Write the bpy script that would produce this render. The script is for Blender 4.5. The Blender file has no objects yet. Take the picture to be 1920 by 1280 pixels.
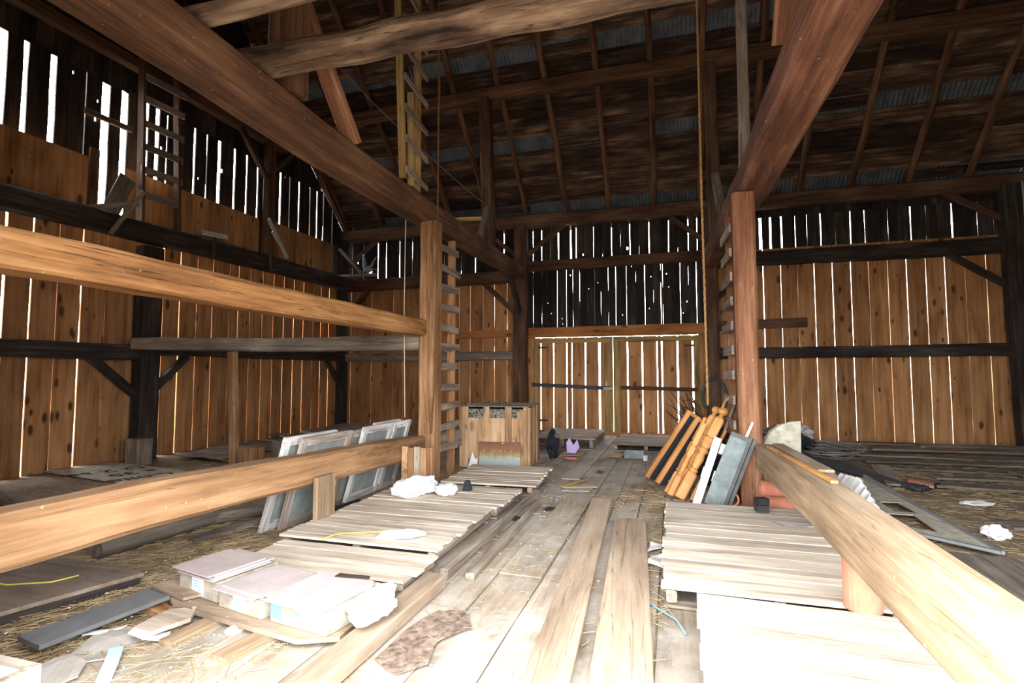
# Interior of an old timber-framed bank barn, looking from just inside the drive door to the far doors.
# World axes: +Y runs down the drive from the near door to the far doors, +X to the right, Z up, metres.
import bpy, bmesh, math, random
from mathutils import Vector, Matrix, noise

scene = bpy.context.scene
COL = scene.collection
PI = math.pi
V = Vector


# ---------------------------------------------------------------- helpers
def lin(r, g, b):
    f = lambda c: (c / 12.92) if c <= 0.04045 else ((c + 0.055) / 1.055) ** 2.4
    return (f(r / 255), f(g / 255), f(b / 255), 1)


class MB:
    """collects faces of one mesh"""

    def __init__(s):
        s.v, s.f, s.m = [], [], []

    def add(s, verts, faces, m=0):
        o = len(s.v)
        s.v += [tuple(p) for p in verts]
        for f in faces:
            s.f.append([i + o for i in f])
            s.m.append(m)

    def box(s, x0, x1, y0, y1, z0, z1, m=0, M=None):
        vs = [V((x, y, z)) for z in (z0, z1) for y in (y0, y1) for x in (x0, x1)]
        if M is not None:
            vs = [M @ p for p in vs]
        s.add(vs, [(0, 2, 3, 1), (4, 5, 7, 6), (0, 1, 5, 4), (2, 6, 7, 3), (0, 4, 6, 2), (1, 3, 7, 5)], m)

    def loft(s, rings, cap=True, closed=True, m=0):
        n = len(rings[0])
        vs = [p for r in rings for p in r]
        fs = []
        for i in range(len(rings) - 1):
            for j in range(n if closed else n - 1):
                k = (j + 1) % n
                fs.append((i * n + j, i * n + k, (i + 1) * n + k, (i + 1) * n + j))
        if cap:
            fs.append(tuple(reversed(range(n))))
            fs.append(tuple((len(rings) - 1) * n + j for j in range(n)))
        s.add(vs, fs, m)

    def tube(s, pts, r, n=8, m=0, rf=None):
        pts = [V(p) for p in pts]
        rings, up = [], V((0.31, 0.22, 0.93))
        for i, p in enumerate(pts):
            d = (pts[min(i + 1, len(pts) - 1)] - pts[max(i - 1, 0)]).normalized()
            a = d.cross(up)
            if a.length < 0.05:
                a = d.cross(V((1, 0, 0)))
            a.normalize()
            b = d.cross(a)
            up = b if abs(b.dot(up)) > 0 else up
            up = -b if b.dot(V((0.31, 0.22, 0.93))) < 0 and False else up
            rr = r if rf is None else r * rf(i / (len(pts) - 1))
            rings.append([p + (a * math.cos(t) + b * math.sin(t)) * rr for t in [2 * PI * k / n for k in range(n)]])
            up = a.cross(d)
        s.loft(rings, m=m)

    def lathe(s, prof, n=20, M=None, m=0):
        """prof: (radius, height) from bottom to top, about local Z"""
        rings = []
        for r, z in prof:
            ring = [V((r * math.cos(2 * PI * k / n), r * math.sin(2 * PI * k / n), z)) for k in range(n)]
            rings.append([M @ p for p in ring] if M is not None else ring)
        s.loft(rings, m=m)

    def prism(s, poly, z0, z1, m=0, M=None):
        """poly in XY, extruded in Z"""
        n = len(poly)
        vs = [V((x, y, z0)) for x, y in poly] + [V((x, y, z1)) for x, y in poly]
        if M is not None:
            vs = [M @ p for p in vs]
        fs = [tuple(reversed(range(n))), tuple(range(n, 2 * n))]
        fs += [(i, (i + 1) % n, (i + 1) % n + n, i + n) for i in range(n)]
        s.add(vs, fs, m)


def tag(o, label=None, cat=None, group=None, kind=None):
    if label:
        o['label'] = label
    if cat:
        o['category'] = cat
    if group:
        o['group'] = group
    if kind:
        o['kind'] = kind
    return o


def obj(name, mb, mats, parent=None, M=None, smooth=False):
    me = bpy.data.meshes.new(name)
    me.from_pydata(mb.v, [], mb.f)
    mats = mats if isinstance(mats, (list, tuple)) else [mats]
    for m in mats:
        me.materials.append(m)
    if len(mats) > 1:
        me.polygons.foreach_set('material_index', mb.m)
    if smooth:
        me.polygons.foreach_set('use_smooth', [True] * len(me.polygons))
    bm = bmesh.new()
    bm.from_mesh(me)
    bmesh.ops.recalc_face_normals(bm, faces=bm.faces)
    bm.to_mesh(me)
    bm.free()
    me.update()
    o = bpy.data.objects.new(name, me)
    COL.objects.link(o)
    if parent is not None:
        o.parent = parent
    if M is not None:
        o.matrix_basis = M
    return o


def empty(name, loc=(0, 0, 0), M=None):
    o = bpy.data.objects.new(name, None)
    o.empty_display_size = 0.1
    COL.objects.link(o)
    o.matrix_basis = M if M is not None else Matrix.Translation(loc)
    return o


def frame(p, x, zhint=(0, 0, 1)):
    """matrix with local X along x, local Z near zhint"""
    x = V(x).normalized()
    y = V(zhint).cross(x)
    if y.length < 1e-4:
        y = V((0, 1, 0)).cross(x)
    y.normalize()
    z = x.cross(y)
    M = Matrix((x, y, z)).transposed().to_4x4()
    M.translation = V(p)
    return M


def wob(seed, amp):
    r = random.Random(seed)
    ks = [(r.uniform(0.5, 1.2), r.uniform(0, 6.3)), (r.uniform(1.8, 3), r.uniform(0, 6.3)), (r.uniform(5, 8), r.uniform(0, 6.3))]
    return lambda t: amp * (0.55 * math.sin(ks[0][0] * t + ks[0][1]) + 0.3 * math.sin(ks[1][0] * t + ks[1][1]) + 0.25 * math.sin(ks[2][0] * t + ks[2][1]))


def timber(name, pts, w, h, mat, parent=None, amp=0.012, ch=0.12, zhint=None, seed=None, ends=None):
    """a hewn timber: pts is a polyline, w is its width (local Y), h its height (local Z); ends = (w, h) scale at the far end"""
    pts = [V(p) for p in pts]
    d = pts[-1] - pts[0]
    if zhint is None:
        zhint = (0, 0, 1) if abs(d.normalized().z) < 0.9 else (0, -1, 0)
    M = frame(pts[0], d, zhint)
    Mi = M.inverted()
    loc = [Mi @ p for p in pts]
    L = loc[-1].x
    seed = seed if seed is not None else int(abs(pts[0].x * 131 + pts[0].y * 37 + pts[0].z * 71 + L * 17) * 100) % 100000
    n = max(4, int(L / 0.22))
    if amp <= 0:
        n = max(1, len(pts) - 1)
    f = [wob(seed + 10 * i, amp) for i in range(16)]
    c = ch * min(w, h)
    base = [(-w / 2 + c, -h / 2), (w / 2 - c, -h / 2), (w / 2, -h / 2 + c), (w / 2, h / 2 - c), (w / 2 - c, h / 2), (-w / 2 + c, h / 2), (-w / 2, h / 2 - c), (-w / 2, -h / 2 + c)]
    rings = []
    for i in range(n + 1):
        x = L * i / n
        k = 0
        while k < len(loc) - 2 and loc[k + 1].x < x:
            k += 1
        t = (x - loc[k].x) / max(1e-6, loc[k + 1].x - loc[k].x)
        cy, cz = loc[k].y * (1 - t) + loc[k + 1].y * t, loc[k].z * (1 - t) + loc[k + 1].z * t
        sw, sh = (1, 1) if ends is None else (1 + (ends[0] - 1) * i / n, 1 + (ends[1] - 1) * i / n)
        cyn, czn = (f[14](x) * 0.6, f[15](x) * 0.6) if amp > 0 else (0, 0)
        rings.append([V((x, cy + y * sw + cyn + (f[j](x) if amp > 0 else 0) * 0.5, cz + z * sh + czn + (f[j + 4](x) if amp > 0 else 0) * 0.5)) for j, (y, z) in enumerate(base)])
    mb = MB()
    mb.loft(rings)
    return obj(name, mb, mat, parent, M)


def logo(name, pts, r, mat, parent=None, amp=0.02, taper=0.85, seed=1, n=14):
    """a round log along a polyline"""
    pts = [V(p) for p in pts]
    d = pts[-1] - pts[0]
    M = frame(pts[0], d)
    L = d.length
    ns = max(6, int(L / 0.15))
    g = [wob(seed + k, amp) for k in range(n)]
    cy, cz = wob(seed + 50, amp * 1.4), wob(seed + 60, amp * 1.4)
    rings = []
    for i in range(ns + 1):
        x = L * i / ns
        rr = r * (1 + (taper - 1) * i / ns)
        rings.append([V((x, cy(x) + (rr + g[k](x) * 0.5) * math.cos(2 * PI * k / n), cz(x) + (rr + g[k](x) * 0.5) * math.sin(2 * PI * k / n))) for k in range(n)])
    mb = MB()
    mb.loft(rings)
    return obj(name, mb, mat, parent, M)


# ---------------------------------------------------------------- materials
def nodes_of(name):
    m = bpy.data.materials.new(name)
    m.use_nodes = True
    nt = m.node_tree
    nt.nodes.clear()
    return m, nt, nt.nodes, nt.links


def wood(name, dark, base, light, axis='X', stretch=18.0, along=1.0, knots=0.0, island=0.25, cracks=0.6, rough=0.85, bump=0.5, patch=1.3, specks=0.0, spec=0.25, dust=0.0):
    """grained wood; grain runs along the object's own axis"""
    m, nt, N, Lk = nodes_of(name)
    out = N.new('ShaderNodeOutputMaterial')
    bs = N.new('ShaderNodeBsdfPrincipled')
    bs.inputs['Roughness'].default_value = rough
    bs.inputs['Specular IOR Level'].default_value = spec
    Lk.new(bs.outputs[0], out.inputs[0])
    tc = N.new('ShaderNodeTexCoord')
    oi = N.new('ShaderNodeObjectInfo')
    ge = N.new('ShaderNodeNewGeometry')
    sm = N.new('ShaderNodeMath'); sm.operation = 'MULTIPLY_ADD'
    Lk.new(oi.outputs['Random'], sm.inputs[0]); sm.inputs[1].default_value = 23.0
    s2 = N.new('ShaderNodeMath'); s2.operation = 'MULTIPLY'; s2.inputs[1].default_value = 31.0
    Lk.new(ge.outputs['Random Per Island'], s2.inputs[0]); Lk.new(s2.outputs[0], sm.inputs[2])
    off = N.new('ShaderNodeVectorMath'); off.operation = 'ADD'
    Lk.new(tc.outputs['Object'], off.inputs[0]); Lk.new(sm.outputs[0], off.inputs[1])

    def mapped(sa, sc):
        mp = N.new('ShaderNodeMapping')
        mp.inputs['Scale'].default_value = [sa if a == axis else sc for a in 'XYZ']
        Lk.new(off.outputs[0], mp.inputs[0])
        return mp.outputs[0]

    def nz(vec, scale, det, dist=0.0, ro=0.6):
        t = N.new('ShaderNodeTexNoise')
        t.inputs['Scale'].default_value = scale
        t.inputs['Detail'].default_value = det
        t.inputs['Roughness'].default_value = ro
        t.inputs['Distortion'].default_value = dist
        Lk.new(vec, t.inputs['Vector'])
        return t.outputs[0]

    g = nz(mapped(along, stretch), 1.0, 7, 0.35, 0.68)
    p = nz(mapped(0.6, 2.2), patch, 4, 0.3, 0.55)
    mx = N.new('ShaderNodeMath'); mx.operation = 'MULTIPLY_ADD'; mx.inputs[1].default_value = 0.5
    pm = N.new('ShaderNodeMath'); pm.operation = 'MULTIPLY'; pm.inputs[1].default_value = 0.5
    Lk.new(p, pm.inputs[0]); Lk.new(g, mx.inputs[0]); Lk.new(pm.outputs[0], mx.inputs[2])
    rp = N.new('ShaderNodeValToRGB')
    e = rp.color_ramp.elements
    e[0].position, e[0].color = 0.36, dark
    e[1].position, e[1].color = 0.66, light
    k = rp.color_ramp.elements.new(0.51); k.color = base
    Lk.new(mx.outputs[0], rp.inputs[0])
    col = rp.outputs[0]

    def mult(col, fac_out, to):
        x = N.new('ShaderNodeMix'); x.data_type = 'RGBA'; x.blend_type = 'MIX'
        Lk.new(fac_out, x.inputs[0]); Lk.new(col, x.inputs[6]); x.inputs[7].default_value = to
        return x.outputs[2]

    if cracks > 0:
        cn = nz(mapped(0.22, 8.0), 1.3, 3, 0.25, 0.5)
        a = N.new('ShaderNodeMath'); a.operation = 'SUBTRACT'; a.inputs[1].default_value = 0.53; Lk.new(cn, a.inputs[0])
        b = N.new('ShaderNodeMath'); b.operation = 'ABSOLUTE'; Lk.new(a.outputs[0], b.inputs[0])
        mr = N.new('ShaderNodeMapRange'); mr.inputs[1].default_value = 0.0; mr.inputs[2].default_value = 0.011; mr.inputs[3].default_value = cracks; mr.inputs[4].default_value = 0
        Lk.new(b.outputs[0], mr.inputs[0])
        col = mult(col, mr.outputs[0], [c * 0.3 for c in dark[:3]] + [1])
    if knots > 0:
        vo = N.new('ShaderNodeTexVoronoi'); vo.feature = 'F1'; vo.inputs['Scale'].default_value = 1.0
        Lk.new(mapped(2.6, 6.0), vo.inputs['Vector'])
        sx = N.new('ShaderNodeSeparateColor'); Lk.new(vo.outputs['Color'], sx.inputs[0])
        sz = N.new('ShaderNodeMapRange'); sz.inputs[1].default_value = 0.35; sz.inputs[2].default_value = 1; sz.inputs[3].default_value = 0.0; sz.inputs[4].default_value = 0.34
        Lk.new(sx.outputs[0], sz.inputs[0])
        kr = N.new('ShaderNodeMath'); kr.operation = 'DIVIDE'
        ad = N.new('ShaderNodeMath'); ad.operation = 'ADD'; ad.inputs[1].default_value = 0.002; Lk.new(sz.outputs[0], ad.inputs[0])
        Lk.new(vo.outputs['Distance'], kr.inputs[0]); Lk.new(ad.outputs[0], kr.inputs[1])
        mr = N.new('ShaderNodeMapRange'); mr.inputs[1].default_value = 0.55; mr.inputs[2].default_value = 1.1; mr.inputs[3].default_value = knots; mr.inputs[4].default_value = 0
        Lk.new(kr.outputs[0], mr.inputs[0])
        col = mult(col, mr.outputs[0], [c * 0.45 for c in dark[:3]] + [1])
    if specks > 0:
        sn = nz(off.outputs[0], 26, 2, 0, 0.6)
        mr = N.new('ShaderNodeMapRange'); mr.inputs[1].default_value = 0.70; mr.inputs[2].default_value = 0.74; mr.inputs[3].default_value = 0; mr.inputs[4].default_value = specks
        Lk.new(sn, mr.inputs[0])
        col = mult(col, mr.outputs[0], lin(225, 222, 215))
    if dust > 0:
        dn = nz(tc.outputs['Object'], 1.1, 7, 0.4, 0.7)
        mr = N.new('ShaderNodeMapRange'); mr.inputs[1].default_value = 0.40; mr.inputs[2].default_value = 0.62; mr.inputs[3].default_value = 0; mr.inputs[4].default_value = dust
        Lk.new(dn, mr.inputs[0])
        col = mult(col, mr.outputs[0], lin(186, 178, 168))
    hs = N.new('ShaderNodeHueSaturation')
    mr = N.new('ShaderNodeMapRange'); mr.inputs[3].default_value = 1 - island; mr.inputs[4].default_value = 1 + island
    Lk.new(ge.outputs['Random Per Island'], mr.inputs[0]); Lk.new(mr.outputs[0], hs.inputs['Value']); Lk.new(col, hs.inputs['Color'])
    Lk.new(hs.outputs[0], bs.inputs['Base Color'])
    bp = N.new('ShaderNodeBump'); bp.inputs['Strength'].default_value = bump; bp.inputs['Distance'].default_value = 0.012
    Lk.new(mx.outputs[0], bp.inputs['Height']); Lk.new(bp.outputs[0], bs.inputs['Normal'])
    return m


def plain(name, c, rough=0.7, metal=0.0, var=0.25, scale=6.0, c2=None, bump=0.0, spec=0.3, lo=0.35, hi=0.65):
    """a mottled surface between two colours"""
    m, nt, N, Lk = nodes_of(name)
    out = N.new('ShaderNodeOutputMaterial')
    bs = N.new('ShaderNodeBsdfPrincipled')
    bs.inputs['Roughness'].default_value = rough
    bs.inputs['Metallic'].default_value = metal
    bs.inputs['Specular IOR Level'].default_value = spec
    Lk.new(bs.outputs[0], out.inputs[0])
    tc = N.new('ShaderNodeTexCoord')
    t = N.new('ShaderNodeTexNoise'); t.inputs['Scale'].default_value = scale; t.inputs['Detail'].default_value = 6; t.inputs['Roughness'].default_value = 0.65
    Lk.new(tc.outputs['Object'], t.inputs['Vector'])
    rp = N.new('ShaderNodeValToRGB')
    e = rp.color_ramp.elements
    e[0].position, e[1].position = lo, hi
    e[0].color = c2 if c2 else [x * (1 - var) for x in c[:3]] + [1]
    e[1].color = c
    Lk.new(t.outputs[0], rp.inputs[0]); Lk.new(rp.outputs[0], bs.inputs['Base Color'])
    if bump:
        b = N.new('ShaderNodeBump'); b.inputs['Strength'].default_value = bump; b.inputs['Distance'].default_value = 0.01
        Lk.new(t.outputs[0], b.inputs['Height']); Lk.new(b.outputs[0], bs.inputs['Normal'])
    return m


def glass_mat(name, tint, see=0.35):
    """old window glass under a film of dust"""
    m, nt, N, Lk = nodes_of(name)
    out = N.new('ShaderNodeOutputMaterial')
    bs = N.new('ShaderNodeBsdfPrincipled'); bs.inputs['Roughness'].default_value = 0.35; bs.inputs['Base Color'].default_value = tint
    tr = N.new('ShaderNodeBsdfTransparent'); tr.inputs[0].default_value = (0.93, 0.95, 0.94, 1)
    mx = N.new('ShaderNodeMixShader')
    t = N.new('ShaderNodeTexNoise'); t.inputs['Scale'].default_value = 5; t.inputs['Detail'].default_value = 6
    mr = N.new('ShaderNodeMapRange'); mr.inputs[1].default_value = 0.3; mr.inputs[2].default_value = 0.7; mr.inputs[3].default_value = see + 0.15; mr.inputs[4].default_value = see - 0.15
    Lk.new(t.outputs[0], mr.inputs[0]); Lk.new(mr.outputs[0], mx.inputs[0]); Lk.new(bs.outputs[0], mx.inputs[1]); Lk.new(tr.outputs[0], mx.inputs[2]); Lk.new(mx.outputs[0], out.inputs[0])
    return m


def floor_mat(name, dirt, dust, straw, axis=None):
    """trodden earth and dust with chaff"""
    m, nt, N, Lk = nodes_of(name)
    out = N.new('ShaderNodeOutputMaterial')
    bs = N.new('ShaderNodeBsdfPrincipled'); bs.inputs['Roughness'].default_value = 0.95; bs.inputs['Specular IOR Level'].default_value = 0.1
    Lk.new(bs.outputs[0], out.inputs[0])
    tc = N.new('ShaderNodeTexCoord')

    def nz(scale, det, ro, sx=1, sy=1):
        mp = N.new('ShaderNodeMapping'); mp.inputs['Scale'].default_value = (sx, sy, 1); Lk.new(tc.outputs['Object'], mp.inputs[0])
        t = N.new('ShaderNodeTexNoise'); t.inputs['Scale'].default_value = scale; t.inputs['Detail'].default_value = det; t.inputs['Roughness'].default_value = ro
        Lk.new(mp.outputs[0], t.inputs['Vector'])
        return t.outputs[0]

    a, b, c, d = nz(0.9, 6, 0.65), nz(14, 5, 0.7), nz(34, 3, 0.6), nz(9, 4, 0.7, 6, 1.2)
    r = N.new('ShaderNodeValToRGB'); r.color_ramp.elements[0].position = 0.38; r.color_ramp.elements[0].color = dirt; r.color_ramp.elements[1].position = 0.62; r.color_ramp.elements[1].color = dust
    mm = N.new('ShaderNodeMath'); mm.operation = 'MULTIPLY_ADD'; mm.inputs[1].default_value = 0.45
    hm = N.new('ShaderNodeMath'); hm.operation = 'MULTIPLY'; hm.inputs[1].default_value = 0.55
    Lk.new(a, hm.inputs[0]); Lk.new(b, mm.inputs[0]); Lk.new(hm.outputs[0], mm.inputs[2]); Lk.new(mm.outputs[0], r.inputs[0])
    col = r.outputs[0]
    for src, lo, hi, amt, cc in ((d, 0.56, 0.66, 0.55, straw), (c, 0.70, 0.73, 0.8, lin(215, 210, 200)), (c, 0.30, 0.26, 0.7, [x * 0.35 for x in dirt[:3]] + [1])):
        mr = N.new('ShaderNodeMapRange'); mr.inputs[1].default_value = lo; mr.inputs[2].default_value = hi; mr.inputs[3].default_value = 0; mr.inputs[4].default_value = amt
        Lk.new(src, mr.inputs[0])
        x = N.new('ShaderNodeMix'); x.data_type = 'RGBA'; Lk.new(mr.outputs[0], x.inputs[0]); Lk.new(col, x.inputs[6]); x.inputs[7].default_value = cc
        col = x.outputs[2]
    Lk.new(col, bs.inputs['Base Color'])
    bp = N.new('ShaderNodeBump'); bp.inputs['Strength'].default_value = 0.7; bp.inputs['Distance'].default_value = 0.02
    Lk.new(mm.outputs[0], bp.inputs['Height']); Lk.new(bp.outputs[0], bs.inputs['Normal'])
    return m


A3 = lambda *t: [lin(*c) for c in t]
PINE = A3((126, 84, 52), (174, 124, 80), (196, 150, 104))
PINE_D = A3((120, 72, 40), (172, 112, 64), (190, 132, 82))
OLD = A3((26, 23, 22), (52, 45, 40), (84, 74, 64))
HEWN = A3((94, 62, 40), (148, 108, 74), (188, 150, 112))
RED = A3((84, 52, 36), (128, 86, 62), (164, 122, 94))
GOLD = A3((98, 62, 34), (156, 110, 66), (188, 146, 100))
BROWN = A3((52, 37, 29), (92, 66, 50), (126, 98, 76))
DARK = A3((30, 26, 24), (58, 50, 45), (92, 82, 74))
GREY = A3((88, 76, 66), (138, 124, 110), (182, 170, 156))
PALE = A3((148, 130, 114), (202, 186, 168), (226, 214, 200))
MT = {}
MT['pine_z'] = wood('pine boards upright', *PINE, axis='Z', stretch=14, along=0.7, knots=1.0, island=0.2, cracks=0.0, bump=0.15)
MT['pine_x'] = wood('pine board level', *PINE_D, axis='X', stretch=14, along=0.7, knots=0.7, island=0.15, cracks=0.2, bump=0.2)
MT['old_z'] = wood('weathered dark boards upright', *OLD, axis='Z', stretch=16, along=0.8, knots=0.3, island=0.45, cracks=0.5)
MT['roof_x'] = wood('old roof boards', *A3((32, 24, 20), (78, 58, 46), (140, 114, 92)), axis='X', stretch=12, along=0.7, island=0.6, cracks=0.7, patch=2.0)
MT['pole'] = wood('old roof poles', *A3((58, 39, 29), (106, 74, 54), (140, 106, 80)), axis='X', stretch=12, island=0.1, cracks=0.5)
MT['hewn'] = wood('hewn brown timber', *HEWN, specks=0.35)
MT['red'] = wood('hewn reddish timber', *RED, specks=0.3)
MT['tie'] = wood('hewn tie timber', *A3((62, 42, 31), (100, 70, 50), (136, 102, 76)), specks=0.3)
MT['tie_red'] = wood('hewn dark reddish timber', *A3((64, 40, 30), (102, 66, 48), (138, 100, 78)), specks=0.3)
MT['gold'] = wood('golden hewn timber', *GOLD, specks=0.3, cracks=0.8)
MT['lowb'] = wood('pale hewn timber', *A3((104, 84, 64), (146, 122, 96), (174, 152, 126)), specks=0.3, cracks=0.5)
MT['lowl'] = wood('pale golden hewn timber', *A3((106, 76, 50), (152, 114, 80), (182, 146, 110)), specks=0.3, cracks=0.5)
MT['brown'] = wood('dark brown hewn timber', *BROWN)
MT['dark'] = wood('blackened hewn timber', *DARK)
MT['grey'] = wood('grey weathered wood', *GREY, cracks=0.7)
MT['grey_z'] = wood('grey weathered wood upright', *GREY, axis='Z', cracks=0.7)
MT['pale'] = wood('pale dusty pallet wood', *PALE, island=0.14, cracks=0.35, specks=0.3)
MT['pale_y'] = wood('pale dusty pallet wood lengthwise', *PALE, axis='Y', island=0.14, cracks=0.35)
MT['log'] = wood('barked pale log', *A3((40, 28, 22), (108, 86, 68), (166, 142, 116)), stretch=7, along=0.8, patch=2.5, cracks=0.8, bump=0.7)
MT['oak'] = wood('varnished turned wood', *A3((150, 92, 44), (206, 146, 84), (226, 176, 118)), axis='Z', stretch=10, island=0.05, cracks=0.0, rough=0.5, bump=0.05, spec=0.4)
MT['orange'] = wood('orange stained wood', *A3((140, 84, 40), (196, 134, 76), (214, 160, 104)), axis='Z', stretch=12, island=0.1, cracks=0.0, rough=0.6)
MT['yellow'] = wood('yellowed ladder wood', *A3((96, 76, 44), (160, 130, 80), (190, 164, 112)), cracks=0.4)
MT['plank'] = wood('worn floor plank', *A3((116, 92, 72), (164, 138, 112), (196, 174, 150)), axis='Y', stretch=14, island=0.1, cracks=0.6, specks=0.5)
MT['floor_plank'] = wood('dusty floor planks', *A3((104, 88, 72), (152, 134, 114), (186, 170, 150)), axis='Y', stretch=10, island=0.12, cracks=0.4, specks=0.7, dust=0.75)
MT['loose'] = wood('dark loose floorboard', *A3((66, 57, 50), (112, 101, 90), (150, 138, 126)), cracks=0.6, island=0.2)
MT['crate'] = wood('crate boards upright', *A3((120, 88, 62), (176, 140, 106), (202, 170, 138)), axis='Z', stretch=14, knots=0.6, island=0.18, cracks=0.3)
MT['ply'] = wood('dirty plywood', *A3((96, 80, 66), (146, 126, 106), (178, 158, 138)), stretch=7, island=0.05, cracks=0.15, specks=0.4)
MT['osb'] = wood('brown stained plywood sheet', *A3((92, 77, 67), (138, 120, 106), (170, 152, 138)), stretch=6, island=0.05, cracks=0.2, specks=0.3)
MT['earth'] = floor_mat('straw strewn earth', lin(108, 90, 72), lin(166, 146, 122), lin(204, 178, 136))
MT['dirt'] = plain('brown dirt', lin(146, 126, 110), rough=0.95, scale=22, c2=lin(84, 66, 56), bump=.6)
MT['ground'] = plain('trodden gravel', lin(150, 140, 128), rough=0.95, scale=1.5, var=0.3)
MT['straw'] = plain('straw', lin(186, 164, 128), rough=0.7, scale=3, c2=lin(128, 106, 76))
MT['zinc'] = plain('galvanised sheet', lin(116, 124, 130), rough=0.5, metal=0.3, scale=2.5, c2=lin(80, 88, 94))
MT['metal_grey'] = plain('dull grey metal', lin(158, 160, 160), rough=0.45, metal=0.5, scale=4, var=0.2)
MT['steel'] = plain('dark steel', lin(62, 66, 70), rough=0.5, metal=0.5, scale=8)
MT['iron_bar'] = plain('blackened iron', lin(70, 70, 74), rough=0.6, metal=0.4, scale=8)
MT['white_paint'] = wood('chipped white paint on wood', *A3((120, 104, 90), (204, 200, 196), (234, 234, 232)), axis='X', stretch=16, island=0.04, cracks=0.8, rough=0.6)
MT['worn'] = wood('worn paint over grey wood', *A3((92, 74, 60), (150, 136, 124), (210, 206, 202)), axis='X', stretch=12, island=0.04, cracks=0.6, rough=0.7)
MT['white_pz'] = wood('chipped white paint on upright wood', *A3((150, 146, 140), (214, 214, 212), (238, 238, 236)), axis='Z', stretch=16, island=0.04, cracks=0.8, rough=0.6)
MT['glass'] = glass_mat('dusty window glass', lin(158, 164, 160), 0.38)
MT['grey_door'] = plain('grey green painted panel', lin(138, 148, 146), rough=0.6, scale=5, c2=lin(104, 112, 112))
MT['grey_dark'] = plain('dark grey painted wood', lin(98, 98, 98), rough=0.6, scale=7)
MT['black'] = plain('matt black plastic', lin(40, 41, 45), rough=0.45, scale=5, var=0.3)
MT['hose'] = plain('dusty black hose', lin(58, 58, 60), rough=0.6, scale=8)
MT['wire'] = plain('grey wire', lin(150, 150, 150), rough=0.5, metal=0.4, scale=8)
MT['rope'] = plain('hemp rope', lin(186, 148, 98), rough=0.9, scale=60, c2=lin(122, 88, 54))
MT['rope_dark'] = plain('old brown rope', lin(128, 96, 62), rough=0.9, scale=60, c2=lin(84, 60, 38))
MT['cord'] = plain('pale cord', lin(206, 186, 156), rough=0.9, scale=40)
MT['clay'] = plain('terracotta', lin(196, 130, 104), rough=0.8, scale=5, c2=lin(172, 108, 84))
MT['white'] = plain('white plastic film', lin(238, 238, 242), rough=0.4, scale=6, var=0.1)
MT['paper'] = plain('dirty white paper', lin(226, 224, 222), rough=0.8, scale=6, var=0.15)
MT['tile'] = plain('pinkish white ceramic tile', lin(186, 172, 170), rough=0.5, scale=4, c2=lin(166, 152, 150))
MT['tile_side'] = plain('tile body', lin(214, 178, 166), rough=0.8, scale=9)
MT['carton'] = plain('water stained carton', lin(178, 170, 154), rough=0.9, scale=7, c2=lin(132, 124, 108))
MT['card'] = plain('brown cardboard', lin(186, 154, 116), rough=0.9, scale=5)
MT['greycard'] = plain('grey pulp board', lin(178, 170, 160), rough=0.9, scale=5)
MT['blue'] = plain('pale blue strip', lin(186, 210, 226), rough=0.5, scale=4, var=0.1)
MT['blueprint'] = plain('blue print', lin(120, 178, 214), rough=0.5, scale=4, var=0.1)
MT['foam'] = plain('grey polystyrene', lin(214, 216, 220), rough=0.9, scale=30, var=0.12)
MT['purple'] = plain('lilac plastic', lin(190, 168, 214), rough=0.5, scale=4, var=0.1)
MT['pink'] = plain('pink plastic', lin(214, 120, 118), rough=0.5, scale=4, var=0.1)
MT['green'] = plain('green plastic', lin(120, 190, 130), rough=0.5, scale=4, var=0.1)
MT['yellowcord'] = plain('yellow twine', lin(226, 214, 96), rough=0.7, scale=10, var=0.1)
MT['twig'] = plain('dark twigs', lin(64, 52, 44), rough=0.9, scale=10)
MT['pigeon'] = plain('slate grey feathers', lin(168, 178, 190), rough=0.6, scale=14, c2=lin(104, 112, 124))
MT['rug'] = plain('stained grey board', lin(200, 194, 178), rough=0.9, scale=9, c2=lin(160, 152, 134))
MT['ink'] = plain('black felt pen', lin(34, 34, 36), rough=0.8, scale=4, var=0.1)
MT['hay'] = plain('frayed silvery hay', lin(150, 144, 130), rough=0.9, scale=40, c2=lin(40, 36, 32), lo=0.42, hi=0.58)


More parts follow.
